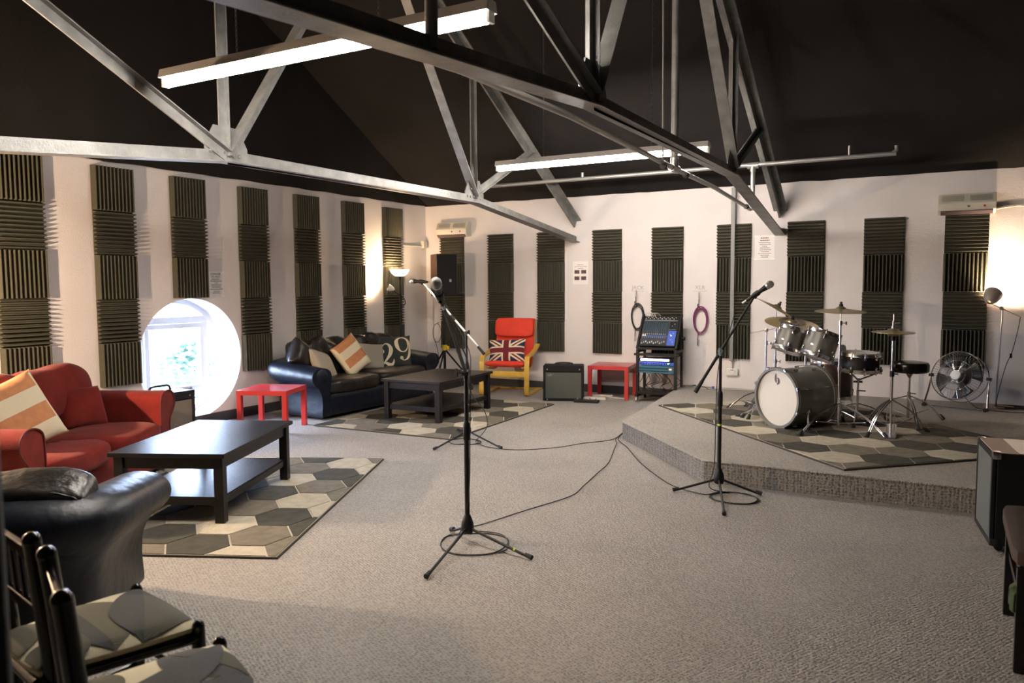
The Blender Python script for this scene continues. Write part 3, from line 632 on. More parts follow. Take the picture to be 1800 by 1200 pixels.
Q += stroke(p_, [(.50, .88), (.72, .74), (.86, .46), (.86, .10), (.72, -.24), (.50, -.42), (.32, -.40)], [.02, .05, .09, .10, .07, .03, .03]) + disc(.30, -.30, .10)
p_.quads('printed_number', 'ivory', Q, 0.003, 2)

# ------------------------------------------------------------------ bentwood armchair
ac = thing('armchair', 'yellow bentwood armchair with red canvas cushion', 'armchair', (-5.36, 9.52, 0), math.radians(14), None)
def band(mb, pts, w_, th, x):
    # flat bentwood strip following yz points, width w_ across x
    P = cat_rom([V(0, a, b) for a, b in pts], 6)
    sec = []
    for i, q in enumerate(P):
        a = P[max(i - 1, 0)]; b = P[min(i + 1, len(P) - 1)]; t_ = (b - a).normalized(); n_ = V(0, -t_.z, t_.y) * th / 2
        sec += [q + n_ + V(x - w_ / 2, 0, 0), q + n_ + V(x + w_ / 2, 0, 0), q - n_ + V(x + w_ / 2, 0, 0), q - n_ + V(x - w_ / 2, 0, 0)]
    fs = [(i * 4 + k, i * 4 + (k + 1) % 4, (i + 1) * 4 + (k + 1) % 4, (i + 1) * 4 + k) for i in range(len(P) - 1) for k in range(4)] + [(0, 1, 2, 3), tuple(4 * (len(P) - 1) + k for k in (3, 2, 1, 0))]
    mb.add(sec, fs)
for sx in (-1, 1):
    mb = MB(); band(mb, [(.42, .012), (.0, .012), (-.30, .012), (-.36, .06), (-.355, .20), (-.345, .42), (-.32, .50), (-.26, .525), (-.05, .545), (.18, .60), (.28, .645)], 0.065, 0.022, sx * 0.31); mb.build('arm', 'birch', ac)
    mb = MB(); band(mb, [(-.30, .38), (-.12, .34), (.06, .34), (.16, .42), (.26, .70), (.34, .99)], 0.05, 0.020, sx * 0.245); mb.build('seat_frame', 'birch', ac)
mb = MB(); mb.box((0, 0.38, 0.012), (0.60, 0.06, 0.02)); mb.build('cross_rail', 'birch', ac, bevel=0.003)
mb = MB(); mb.box((0, -0.335, 0.29), (0.56, 0.025, 0.08)); mb.build('cross_rail', 'birch', ac, bevel=0.003)
mb = MB()
P = cat_rom([V(0, a, b) for a, b in ((-.36, .405), (-.20, .395), (.0, .37), (.10, .39), (.17, .50), (.24, .72), (.30, .96), (.31, 1.0))], 6); sec = []; hwc = 0.27
m = 14; vs = []
for i, q in enumerate(P):
    a = P[max(i - 1, 0)]; b = P[min(i + 1, len(P) - 1)]; t_ = (b - a).normalized(); n_ = V(0, -t_.z, t_.y)
    e = 1 - 0.06 * math.cos(i * 1.6) ** 2
    ex = min(1, 0.25 + 0.4 * min(i, len(P) - 1 - i))
    for k in range(m):
        u = 2 * PI * k / m; cx_ = math.copysign(abs(math.cos(u)) ** 0.35, math.cos(u)) * hwc; cn = math.copysign(abs(math.sin(u)) ** 0.7, math.sin(u)) * 0.042 * ex * e
        vs.append(q + V(cx_, 0, 0) + n_ * (cn + 0.02))
mb.add(vs, [(i * m + k, i * m + (k + 1) % m, (i + 1) * m + (k + 1) % m, (i + 1) * m + k) for i in range(len(P) - 1) for k in range(m)] + [tuple(range(m)), tuple((len(P) - 1) * m + k for k in range(m))[::-1]])
mb.build('seat_cushion', 'redchair', ac, ang=80)
mb = MB(); mb.pbox((0, 0.20, 0.88), (0.55, 0.11, 0.27), 5, 12, euler(math.radians(-15), 0, 0), nz=0.008); mb.build('head_cushion', 'redchair', ac, ang=80)
a = ac.rotation_euler.z; rot = (Matrix.Rotation(a, 3, 'Z') @ Matrix.Rotation(math.radians(-22), 3, 'X') @ Matrix.Rotation(math.radians(-3), 3, 'Y')).to_euler()
ac.scale = (1.04, 1.04, 1.04)
fp = Pillow(0.54, 0.36, 0.12, 'flag_cushion', 'union flag cushion sitting on the red armchair', 'navy', loc_in(ac, (-0.055, -0.01, 0.59)), rot)
def band2(x0, y0, x1, y1, w_):
    L = math.hypot(x1 - x0, y1 - y0); nx, ny = -(y1 - y0) / L * w_, (x1 - x0) / L * w_; return ((x0 + nx, y0 + ny), (x1 + nx, y1 + ny), (x1 - nx, y1 - ny), (x0 - nx, y0 - ny))
fp.quads('flag_white', 'ivory', [band2(-1, 1, 1, -1, .17), band2(-1, -1, 1, 1, .17)], 0.002, 20)
fp.quads('flag_red', 'flagred', [band2(-1, 1, 1, -1, .05), band2(-1, -1, 1, 1, .05)], 0.0035, 20)
fp.quads('flag_white', 'ivory', [((-1, -.32), (1, -.32), (1, .32), (-1, .32)), ((-.24, -1), (.24, -1), (.24, 1), (-.24, 1))], 0.005, 16)
fp.quads('flag_red', 'flagred', [((-1, -.20), (1, -.20), (1, .20), (-1, .20)), ((-.15, -1), (.15, -1), (.15, 1), (-.15, 1))], 0.0065, 16)

# ------------------------------------------------------------------ microphone stands
def mic(parent_label, pos, d, bright=False, cat='microphone'):
    # d: direction from the cable end to the head; pos: clip point
    t = thing('microphone', parent_label, cat, pos, 0, 'vocal microphones'); d = Vector(d).normalized()
    mb = MB(); mb.lathe([(0, -0.075), (0.010, -0.075), (0.011, -0.05), (0.013, 0.0), (0.017, 0.06), (0.021, 0.085), (0.021, 0.095)], (0, 0, 0), d, 20); mb.build('handle', 'black', t)
    mb = MB(); mb.lathe([(0.020, 0.092), (0.0255, 0.10), (0.0255, 0.108), (0.020, 0.112)], (0, 0, 0), d, 20); mb.build('collar', 'steel_dull', t)
    mb = MB(); mb.lathe([(0.020, 0.095)] + [(0.0275 * math.cos(a), 0.123 + 0.0275 * math.sin(a)) for a in [(-0.6 + 2.17 * k / 10) for k in range(11)]], (0, 0, 0), d, 22); mb.build('mesh_head', 'meshl' if bright else 'mesh', t)
    mb = MB(); mb.lathe([(0, -0.11), (0.0095, -0.11), (0.0095, -0.075), (0, -0.075)], (0, 0, 0), d, 14); mb.build('cable_plug', 'steel_dull', t)
    return t, Vector(pos) - d * 0.11
def mic_stand(label, base, feet, hub_z, clutch, tail, tip, miclabel, micdir, tapez=None, bright=False, footring=None):
    bx, by = base; t = thing('microphone_stand', label, 'microphone stand', (bx, by, 0), 0, 'black boom microphone stands'); B = V(bx, by, 0)
    L = lambda p: Vector(p) - B
    for i, f in enumerate(feet):
        f = V(f[0] - bx, f[1] - by, 0.022); d = f.normalized(); a = V(d.x * 0.02, d.y * 0.02, hub_z)
        mb = MB(); mb.tube([a, f - d * 0.02], 0.0085, 10); lg = mb.build('leg', 'black', t)
        mb = MB(); mb.tube([f - (f - a).normalized() * 0.035, f + (f - a).normalized() * 0.012], [0.012, 0.015], 10); mb.build('rubber_foot', 'rubber', lg)
        if i == footring: mb = MB(); q = a + (f - a) * 0.74; dd = (f - a).normalized(); mb.tube([q, q + dd * 0.012], 0.0095, 10); mb.build('tape_ring', 'lime', lg)
    mb = MB(); mb.lathe([(0, hub_z - .035), (0.030, hub_z - 0.03), (0.040, hub_z - .01), (0.036, hub_z + 0.03), (0.020, hub_z + 0.075), (0.0135, hub_z + 0.085), (0.0135, hub_z + 0.10), (0, hub_z + .10)], (0, 0, 0), (0, 0, 1), 20); mb.build('hub', 'black', t)
    ck = L(clutch); cz = ck.z; mid = hub_z + (cz - hub_z) * 0.62
    mb = MB(); mb.tube([(0, 0, hub_z), (0, 0, mid)], 0.015, 12); mb.tube([(0, 0, mid), (0, 0, cz)], 0.011, 12); mb.build('upright', 'black', t)
    mb = MB(); mb.lathe([(0.015, mid - .05), (0.020, mid - .04), (0.020, mid + 0.05), (0.014, mid + .065), (0.011, mid + .07)], (0, 0, 0), (0, 0, 1), 16); mb.build('height_clutch', 'black', t)
    if tapez: mb = MB(); mb.lathe([(.0162, tapez), (.0162, tapez + .014)], (0, 0, 0), (0, 0, 1), 16); mb.build('tape_ring', 'lime' if not bright else 'steel_dull', t)
    tl, tp = L(tail), L(tip); d = (tp - tl).normalized(); m_ = tl + (tp - tl) * 0.50
    mb = MB(); mb.tube([tl + d * .05, m_], 0.011, 12); mb.tube([m_, tp], 0.009, 12); bo = mb.build('boom', 'black' if not bright else 'steel_dull', t)
    mb = MB(); mb.tube([tl, tl + d * 0.10], [0.016, 0.013], 12); mb.build('counterweight', 'rubber', bo)
    mb = MB(); mb.tube([m_ - d * .04, m_ + d * .03], [0.013, 0.011], 12); mb.build('boom_clutch', 'black', bo)
    sd = d.cross(V(0, 0, 1)).normalized()
    mb = MB(); mb.tube([ck - sd * .018, ck + sd * .022], 0.019, 14); mb.tube([ck + sd * .02, ck + sd * 0.05], 0.006, 8); mb.box(ck + sd * .055, (0.014, 0.012, 0.05)); mb.tube([ck - V(0, 0, .035), ck], .014, 12); mb.build('swivel', 'bluegrey' if tapez and not bright else 'black', t)
    mt, pe = mic(miclabel, tip, micdir, bright)
    md = Vector(micdir).normalized()
    mb = MB(); mb.lathe([(.017, -.03), (.021, .0), (.021, .03)], L(tip) , md, 14); mb.tube([L(tip) - V(0, 0, 0.03), L(tip)], .011, 10); mb.build('mic_clip', 'black', t)
    return t, pe
def cable(label, pts, m='rubber', r=0.0035, n=6, name='microphone_cable', group=None, cat='cable'):
    o = MB().tube(cat_rom(pts, n), r, 6).build(name, m); tag(o, label, cat, group); return o
def coil(c, rx, ry, turns, z0, jit=0.02, n=16, ph=0.0):
    return [(c[0] + (rx + random.uniform(-jit, jit)) * math.cos(ph + 2 * PI * k / n), c[1] + (ry + random.uniform(-jit, jit)) * math.sin(ph + 2 * PI * k / n), z0 + 0.002 * (k / n)) for k in range(int(turns * n))]
# nearest stand (boom comes towards the camera)
b1 = V(-2.44, 3.79, 0); tip1 = V(-2.07, 3.00, 1.49); cl1 = V(-2.44, 3.79, 1.03); dd = (tip1 - cl1).normalized()
st1, pe = mic_stand('nearest black boom stand in the middle of the carpet', (-2.44, 3.79), [(-2.33, 3.22), (-1.98, 3.72), (-2.64, 3.92)], 0.10, cl1, cl1 - dd * 0.26, tip1, 'microphone on the nearest stand, its round mesh head toward the camera', (0.33, -0.73, 0.50), footring=1)
cable('black cable running from the nearest stand to the stage corner', [pe, pe + V(0.03, 0.05, -0.12), (-2.25, 3.52, 1.12), cl1 + V(0.03, 0.0, -0.10), (-2.415, 3.79, 0.7), (-2.42, 3.775, 0.3), (-2.50, 3.80, 0.06), (-2.62, 3.86, 0.006), (-2.56, 3.68, 0.005), (-2.40, 3.60, 0.005), (-2.22, 3.72, 0.005), (-2.25, 3.95, 0.005), (-2.42, 4.00, 0.005), (-2.62, 3.84, 0.006), (-2.50, 3.62, 0.007), (-2.30, 3.62, 0.007), (-2.18, 3.80, 0.007), (-2.34, 4.02, 0.007), (-2.60, 4.00, 0.005), (-2.55, 4.15, 0.005), (-2.45, 4.55, 0.005), (-2.33, 5.0, 0.005), (-2.36, 5.3, 0.005), (-2.42, 5.7, .005), (-2.48, 6.1, .005), (-2.63, 6.6, .005), (-2.72, 6.9, .005), (-2.83, 7.22, 0.005), (-2.98, 8.4, .005)])
# far stand
cl2 = V(-4.07, 6.34, 1.07); tail2, tip2 = V(-3.88, 6.36, 0.92), V(-4.56, 6.30, 1.575)
tl2 = cl2 + (cl2 - tip2).normalized() * 0.28
st2, pe = mic_stand('far boom stand near the second rug, chrome boom pointing left', (-4.07, 6.34), [(-4.10, 5.82), (-3.58, 6.15), (-4.42, 6.70)], 0.10, cl2, tl2, tip2, 'microphone with bright chrome head on the far stand, pointing left', (-1, -0.05, 0.06), tapez=0.36, bright=True)
cable('black cable from the far stand along the carpet to the stage corner', [pe, pe + V(0.10, 0, -0.01), (-4.30, 6.33, 1.35), (-4.15, 6.34, 1.10), (-4.04, 6.36, 0.85), (-4.04, 6.36, 0.5), (-3.90, 6.38, 0.32), (-3.88, 6.4, 0.15), (-3.98, 6.36, .01)] + coil((-4.07, 6.28), 0.17, 0.13, 2.3, 0.005) + [(-3.80, 6.2, .006), (-3.58, 6.16, .006), (-3.38, 6.22, .006), (-3.15, 6.45, .006), (-3.0, 6.75, .006), (-2.86, 6.95, .006), (-2.82, 7.15, .006), (-2.92, 7.8, .006)])
# stand by the stage
cl3 = V(-1.41, 5.62, 1.05); d3 = (V(-1.17, 5.66, 1.455) - V(-1.60, 5.60, 0.79)); tip3 = V(-1.175, 5.64, 1.46)
t3 = cl3 - (tip3 - cl3).normalized() * 0.36
st3, pe = mic_stand('boom stand right in front of the stage edge', (-1.41, 5.62), [(-1.70, 5.47), (-1.12, 5.66), (-1.23, 5.05)], 0.10, cl3, t3, tip3, 'microphone angled up to the right on the stand before the stage', (0.72, 0.0, 0.52), tapez=0.50)
cable('black cable from the stand before the stage, coiled at its foot', [pe, pe + V(-0.05, 0, -0.03), (-1.32, 5.62, 1.30), (-1.37, 5.62, 1.12), (-1.43, 5.63, 0.9), (-1.435, 5.60, 0.5), (-1.44, 5.60, 0.2), (-1.46, 5.55, 0.05)] + coil((-1.27, 5.50), 0.17, 0.15, 3.2, 0.005, 0.012, ph=2.0) + [(-1.50, 5.50, .006), (-1.75, 5.62, .006), (-1.98, 5.88, .006), (-2.25, 6.25, .006), (-2.55, 6.75, .006), (-2.79, 7.12, .006), (-2.86, 7.6, .006)])

# ------------------------------------------------------------------ amplifiers
def combo(name, label, loc, rz, w_, h_, d, grille='bgrille', cat='amplifier', badge=True, handle=True, group='guitar amplifiers', hh=0.0):
    t = thing(name, label, cat, loc, rz, group)
    mb = MB(); f = 0.03
    mb.box((0, 0.01, h_ / 2 + 0.01), (w_, d - 0.02, h_ - 0.02)); mb.build('cabinet', 'tolex', t, smooth=False, bevel=0.012)
    mb = MB()
    for x, z, a, b in ((0, h_ - f / 2, w_, f), (0, f / 2 + .008, w_, f), (w_ / 2 - f / 2, h_ / 2, f, h_ - .01), (-w_ / 2 + f / 2, h_ / 2, f, h_ - .01)): mb.box((x, -d / 2, z), (a, 0.03, b))
    mb.build('front_frame', 'tolex', t, smooth=False, bevel=0.005)
    mb = MB(); mb.box((0, -d / 2 - .005, h_ - 0.055), (w_ - 0.06, 0.012, 0.05)); mb.build('control_panel', 'tolex', t, smooth=False)
    mb = MB(); mb.box((0, -d / 2 + 0.002, (h_ - 0.09) / 2 + 0.012), (w_ - 0.055, 0.008, h_ - 0.12)); mb.build('grille_cloth', grille, t, smooth=False)
    if badge:
        mb = MB(); q = cat_rom([(-w_ * .40, -d / 2 - .004, h_ - .135), (-w_ * .38, -d / 2 - .004, h_ - .115), (-w_ * .36, -d / 2 - .004, h_ - .14), (-w_ * .345, -d / 2 - .004, h_ - .12), (-w_ * .33, -d / 2 - .004, h_ - .13), (-w_ * .31, -d / 2 - .004, h_ - .11), (-w_ * .30, -d / 2 - .004, h_ - .128), (-w_ * .27, -d / 2 - .004, h_ - .112), (-w_ * .24, -d / 2 - .004, h_ - .12)], 5); mb.tube(q, 0.0035, 5)
        mb.tube([(-w_ * .38, -d / 2 - .004, h_ - .145), (-w_ * .27, -d / 2 - .004, h_ - .132)], 0.0025, 5); mb.build('badge', 'chrome', t)
    mb = MB()
    for x in (-.4, .4):
        mb.lathe([(0, 0.004), (.009, 0.002), (.009, 0)], (x * w_, -d / 2 - .012, h_ - .05), (0, -1, 0), 10)
        mb.lathe([(0, 0.004), (.009, 0.002), (.009, 0)], (x * w_, -d / 2 - .015, .022), (0, -1, 0), 10)
    mb.build('screw_heads', 'steel_dull', t)
    if handle:
        mb = MB(); mb.tube(cat_rom([(-.12, 0, h_), (-.10, 0, h_ + .018 + hh), (0, 0, h_ + .026 + hh), (.10, 0, h_ + .018 + hh), (.12, 0, h_)], 5), 0.011, 8); mb.build('handle', 'rubber', t)
    for sx in (-1, 1):
        mb = MB(); mb.box((sx * .12, 0, h_ + .003), (.03, .035, .008)); mb.build('handle_cap', 'chrome', t)
        mb = MB(); mb.cyl((sx * (w_ / 2 - .05), 0, 0), (sx * (w_ / 2 - .05), 0, .02), .02, 10); mb.build('foot', 'rubber', t)
    return t
combo('guitar_amplifier', 'black guitar combo amplifier with silver script badge beside the red armchair', (-4.395, 9.24, 0), math.radians(22), 0.53, 0.47, 0.26, grille='grille')
a2 = combo('guitar_amplifier', 'guitar amplifier with tan grille between red sofa and round window', (-6.76, 4.90, 0), PI / 2, 0.58, 0.50, 0.27, grille='grille2', badge=False, hh=.035)
# pedal board
t = thing('pedal_board', 'small footswitch board with silver switches in front of the black amplifier', 'pedal board', (-4.02, 9.14, 0), math.radians(12))
mb = MB(); mb.box((0, 0, .018), (.32, .11, .032)); mb.build('base', 'black', t, bevel=.006)
for k in range(4):
    mb = MB(); mb.lathe([(0.014, 0), (.014, .012), (.008, .014), (.008, .03), (0, .032)], (-.12 + .08 * k, 0, .034), (0, 0, 1), 12); mb.build('footswitch', 'chrome', t)
# white flex under the red table
cable('tangle of white mains flex on the carpet under the right red side table', [(-4.13, 9.40, .005)] + [(-3.98 + .22 * math.cos(k * 1.9) * random.uniform(.4, 1), 9.62 + .10 * math.sin(k * 2.3) * random.uniform(.4, 1), .006 + .0015 * k) for k in range(22)] + [(-3.60, 9.62, .006), (-3.4, 9.85, .006), (-3.1, 9.95, .01)], 'whitecab', 0.005, 5, 'mains_flex')
t = thing('extension_block', 'white mains extension strip lying beside the black amplifier', 'power strip', (-4.02, 9.42, 0), .15); mb = MB(); mb.box((0, 0, .018), (.30, .05, .034)); mb.build('body', 'whitecab', t, bevel=.005); mb = MB()
for k in range(3): mb.box((-.09 + .09 * k, 0, .036), (.05, .035, .004))
mb.build('sockets', 'cream', t)

# ------------------------------------------------------------------ mixer rack
rk = thing('mixer_rack', 'black wheeled rack cart carrying a slanted mixing desk', 'equipment rack', (-3.22, 9.56, 0), math.radians(3))
W2 = 0.25
for sx in (-1, 1):
    mb = MB(); mb.box((sx * W2, -0.01, 0.38), (0.035, 0.05, 0.62)); mb.box((sx * W2, 0.30, 0.36), (0.03, 0.04, 0.58)); mb.box((sx * W2, 0.145, 0.085), (0.035, 0.44, 0.04)); mb.box((sx * W2, 0.145, 0.66), (0.032, 0.34, 0.035)); mb.build('side_frame', 'black', rk, smooth=False, bevel=.004)
    mb = MB(); mb.tube([(sx * (W2 + .005), -0.02, 0.70), (sx * (W2 + .005), 0.27, 1.13)], 0.020, 6); mb.tube([(sx * (W2 + .005), 0.27, 1.13), (sx * (W2 + .01), 0.31, 0.68)], 0.012, 6); mb.build('top_bracket', 'black', rk, smooth=False)
    mb = MB(); mb.tube([(sx * (W2 + .02), .22, .82), (sx * (W2 + .06), .22, .82)], .022, 12); mb.tube([(sx * (W2 - .0), -.02, .62), (sx * (W2 + .045), -.02, .62)], .016, 12); mb.build('knob', 'black', rk)
    for y in (-.05, .33):
        mb = MB(); mb.lathe([(0, -.012), (.026, -.012), (.030, 0), (.026, .012), (0, .012)], (sx * W2, y, .030), (1, 0, 0), 16); mb.box((sx * W2, y, .055), (.03, .05, .025)); mb.build('caster', 'steel_dull' if y < 0 else 'rubber', rk)
for y, z in ((-.02, .62), (-.02, .115), (.30, .10), (.30, .60), (-.03, .70)): mb = MB(); mb.box((0, y, z), (2 * W2, 0.025, 0.03)); mb.build('cross_bar', 'black', rk, smooth=False)
mb = MB(); mb.box((0, .14, .125), (2 * W2 - .04, .38, .02)); mb.build('tray', 'black', rk, smooth=False)
mx_ = thing('mixing_desk', 'slanted mixing desk with rows of knobs and a blue master section', 'mixing desk', loc_in(rk, (0, -0.01, 0.735)), rk.rotation_euler.z)
rm = Matrix.Rotation(math.radians(55), 3, 'X')    # local x right, y up the slope, z out of the panel
def onp(x, y, z): return rm @ V(x, y, z) + V(0, 0, 0)
DX, DY = 0.46, 0.46
mb = MB(); mb.box(onp(0, DY / 2, -0.03), (0.48, DY, 0.06), rm); mb.build('chassis', 'black', mx_, smooth=False, bevel=.006)
mb = MB(); mb.box(onp(-.05, DY / 2 - 0.01, .002), (.35, DY - .06, .004), rm); mb.build('channel_panel', 'knobb', mx_, smooth=False)
mb = MB(); mb.box(onp(.175, .12, .002), (.10, .22, .005), rm); mb.box(onp(-.05, .145, .003), (.35, .012, .004), rm); mb.build('blue_panel', 'bluep', mx_, smooth=False)
mb = MB(); mb.box(onp(0, .385, .003), (.44, .012, .004), rm); mb.box(onp(.165, .25, .003), (.09, .005, .004), rm); mb.build('pale_strip', 'steel_dull', mx_, smooth=False)
mb = MB(); m2 = MB(); m3 = MB()
for c in range(12):
    x = -.205 + .0265 * c
    for r in range(9):
        y = .20 + .0185 * r; mb.lathe([(.0055, 0), (.0045, .010), (0, .011)], onp(x, y, .004), rm @ V(0, 0, 1), 6)
    m2.box(onp(x, .035 + .012 * (c % 3), .010), (.012, .018, .010), rm); m2.box(onp(x, .125, .006), (.008, .006, .005), rm); m2.box(onp(x, .175, .006), (.009, .008, .006), rm)
for c in range(16): m2.lathe([(.007, 0), (.006, .008), (0, .009)], onp(-.205 + .0265 * c, .41 + (.018 if c % 2 else 0), .004), rm @ V(0, 0, 1), 8)
for q in ((.16, .30), (.19, .33), (.155, .17), (.19, .19), (.17, .09), (.195, .06)): m2.lathe([(.006, 0), (.005, .008), (0, .009)], onp(q[0], q[1], .005), rm @ V(0, 0, 1), 8)
o = mb.build('rotary_knobs', 'teal', mx_, smooth=False); o['kind'] = 'stuff'; o = m2.build('fader_caps', 'knobw', mx_, smooth=False); o['kind'] = 'stuff'
for c in (0, 1, 14): m3.box(onp(-.205 + .0265 * c, .155, .008), (.010, .010, .006), rm)
m3.build('lit_buttons', 'ledam', mx_, smooth=False)
mb = MB()
for k in range(5): 
    x = -.20 + .028 * k; mb.tube(cat_rom([onp(x, .44, 0), onp(x - .01, .47, .03), onp(x + .02, .50, .0), onp(x + .03 + .01 * k, .49, -.10)], 5), .004, 5)
mb.build('patch_leads', 'whitecab', mx_)
for k, (z, h_, m_, nm, lb) in enumerate(((.555, .036, 'rackglow', 'rack_light', 'glowing white strip light at the top of the rack'), (.505, .040, 'bluep', 'rack_effects_unit', 'blue-lit effects unit below the rack strip light'), (.430, .095, 'teal', 'power_amplifier', 'teal-lit rack amplifier with a red light'))):
    t = thing(nm, lb, 'rack unit', loc_in(rk, (0, 0, z)), rk.rotation_euler.z)
    mb = MB(); mb.box((0, -.02, 0), (2 * W2 - .04, .012, h_)); mb.box((0, .11, 0), (2 * W2 - .08, .24, h_ - .004)); mb.build('front_panel', 'black' if k == 0 else m_, t, smooth=False)
    if k == 0: mb = MB(); mb.cyl((-.20, -.035, 0), (.17, -.035, 0), .014, 12); mb.build('lamp_strip', 'rackglow', t); mb = MB(); mb.box((-.215, -.035, 0), (.025, .03, .034)); mb.box((.19, -.035, 0), (.03, .03, .034)); mb.build('lamp_holder', 'black', t)
    elif k == 1:
        mb = MB()
        for j in range(12): mb.lathe([(.009, 0), (.007, .012), (0, .013)], (-.20 + .034 * j, -.026, 0), (0, -1, 0), 8)
        mb.build('knob', 'knobb', t); mb = MB(); mb.box((.165, -.03, .004), (.03, .01, .014)); mb.build('display', 'ledgreen', t)
    else:
        mb = MB()
        for zz in (.015, -.02): mb.box((-.03, -.03, zz), (.40, .01, .008))
        mb.build('vent_slots', 'black', t, smooth=False); mb = MB(); mb.box((.185, -.03, .008), (.03, .01, .014)); mb.build('warning_light', 'ledred', t)
mb = MB()
for k in range(9):
    mb.tube(cat_rom([(-.2 + .045 * k, .10, .38), (-.22 + .06 * k + random.uniform(-.1, .1), .05, .28), (-.2 + .05 * k + random.uniform(-.12, .12), .10, .20), (-.15 + .04 * k, .12, .14)], 5), .004, 5)
tag(mb.build('cable_bunch', 'rubber', loc=rk.location, rz=rk.rotation_euler.z), 'bunch of black leads hanging inside the bottom of the rack', 'cable', kind='stuff')

# ------------------------------------------------------------------ hung cable coils and wall labels
def hung(label, x, z, m, seed, hl):
    random.seed(seed); pts = [(x - .02, YB - .05, z + .34), (x - .02, YB - .045, z + .18)]
    for k in range(5 * 14 + 7):
        a = PI / 2 + 2 * PI * k / 14; rr = 1 + .10 * math.sin(k * 0.37 + seed) + .05 * math.sin(k * .11) ; pts.append((x + .085 * rr * math.cos(a), YB - .035 - .008 * math.sin(k * .9), z + .165 * rr * math.sin(a)))
    pts += [(x - .03, YB - .04, z - .18), (x - .035, YB - .045, z - .27)]
    t = thing('hung_cable', label, 'cable', (0, 0, 0), 0, 'coiled cables hung on the back wall')
    MB().tube(cat_rom(pts, 3), .0055, 6).build('lead', m, t)
    MB().cyl((x - .02, YB - .05, z + .28), (x - .02, YB - .05, z + .37), .009, 10).build('plug', 'steel_dull', t)
    MB().cyl((x - .035, YB - .045, z - .33), (x - .035, YB - .045, z - .26), .007, 10).build('plug', 'steel_dull', t)
    h = thing('wall_hook', hl, 'hook', (x, YB, z + .17), 0, 'cable hooks')
    MB().tube([(-.03, 0, .0), (-.03, -.06, 0), (-.03, -.065, .05)], .006, 8).build('peg', 'black', h)
hung('black instrument cable coiled on a hook left of the mixing desk', -3.66, 1.08, 'rubber', 3, 'black hook holding the black cable')
hung('purple cable coiled on a hook right of the mixing desk', -2.79, 1.05, 'purple', 8, 'black hook holding the purple cable')
def text(name, s, size, m, parent, loc, rot, ext=0.0006, w_=None, label=None):
    c = bpy.data.curves.new(name, 'FONT'); c.body = s; c.size = size; c.extrude = ext; c.align_x = 'CENTER'; c.align_y = 'CENTER'; c.resolution_u = 2; c.space_line = 1.1
    tmp = bpy.data.objects.new(name, c); COL.objects.link(tmp); bpy.context.view_layer.update()
    me = bpy.data.meshes.new_from_object(tmp.evaluated_get(bpy.context.evaluated_depsgraph_get())); bpy.data.objects.remove(tmp)
    me.materials.clear(); me.materials.append(M[m]); o = bpy.data.objects.new(name, me); COL.objects.link(o); o.parent = parent; o.location = loc; o.rotation_euler = rot
    return o
def sheet(name, label, loc, rz, w_, h_, lines, tape=True, m='paper', cat='notice'):
    t = thing(name, label, cat, loc, rz, 'paper notices on the walls')
    mb = MB(); grid(mb, lambda u, v: V((u - .5) * w_, -.003 - .003 * math.sin(u * PI * 1.5) * (v - .5) * 2, (v - .5) * h_), 8, 8); mb.build('sheet', m, t)
    if tape:
        for sx in (-1, 1):
            for sz in (-1, 1): mb = MB(); mb.box((sx * w_ * .42, -.0065, sz * h_ * .46), (w_ * .24, .001, h_ * .07)); mb.build('tape', 'tape', t, smooth=False)
    for s_, sz, z, mm in lines:
        if s_.startswith('~'):      # print too small to read in the photograph: fine broken rules
            mb = MB(); n_ = int(s_[1:]); x_ = -n_ * .006; random.seed(n_ * 31 + int(z * 1000))
            while x_ < n_ * .006: l2 = random.uniform(.008, .022); mb.box((x_ + l2 / 2, -.0065, z), (l2, .0008, sz * .42)); x_ += l2 + .005
            mb.build('lettering', mm, t, smooth=False); continue
        text('lettering', s_, sz, mm, t, (0, -.0075, z), (PI / 2, 0, 0))
    return t
LN = [('DANGER', .034, .115, 'ink'), ('DO NOT', .030, .085, 'ink'), ('~9', .018, .058, 'ink'), ('~12', .018, .036, 'ink'), ('~2', .016, .014, 'ink'), ('~10', .018, -.008, 'ink'), ('~9', .018, -.030, 'ink'), ('~14', .018, -.055, 'ink'), ('~5', .016, -.078, 'ink'), ('~8', .018, -.098, 'ink')]
sheet('wall_notice', 'small printed notice on left wall between two foam columns above the window', (XL, 5.99, 1.565), PI / 2, .21, .29, LN)
sheet('wall_notice', 'taped printed notice high on back wall under the dark truss end', (-1.995, YB, 1.98), 0, .24, .31, [('~8', .034, .12, 'inkred'), ('~9', .030, .09, 'ink'), ('~12', .018, .062, 'ink'), ('~10', .018, .040, 'ink'), ('~5', .018, .018, 'ink'), ('~9', .020, -.004, 'ink'), ('~10', .018, -.028, 'ink'), ('~7', .018, -.050, 'ink'), ('~13', .017, -.074, 'inkred'), ('~8', .016, -.095, 'ink'), ('~7', .020, -.118, 'ink')])
t = sheet('photo_sheet', 'white sheet with four small dark photographs on back wall', (-4.53, YB, 1.695), 0, .24, .33, [('~8', .018, .115, 'inkred'), ('~15', .012, .088, 'ink'), ('~5', .018, .062, 'ink')], False)
for sx in (-1, 1):
    for z in (.015, -.075): mb = MB(); mb.box((sx * .052, -.008, z), (.078, .001, .052)); mb.build('photo', 'photo', t, smooth=False)
def hand(label, s_, x, z):
    t = thing('handwritten_label', label, 'label', (x, YB, z), 0, 'pencil labels above hung cables'); text('lettering', s_, .075, 'pencil', t, (0, -.0015, 0), (PI / 2, .03, 0), .0004)
    mb = MB(); mb.box((0, -.001, -.045), (.17, .001, .004)); mb.build('underline', 'pencil', t, smooth=False)
hand('pencil word JACK on the wall above the black cable', 'JACK', -3.67, 1.48); hand('pencil word XLR on the wall above the purple cable', 'XLR', -2.81, 1.48)

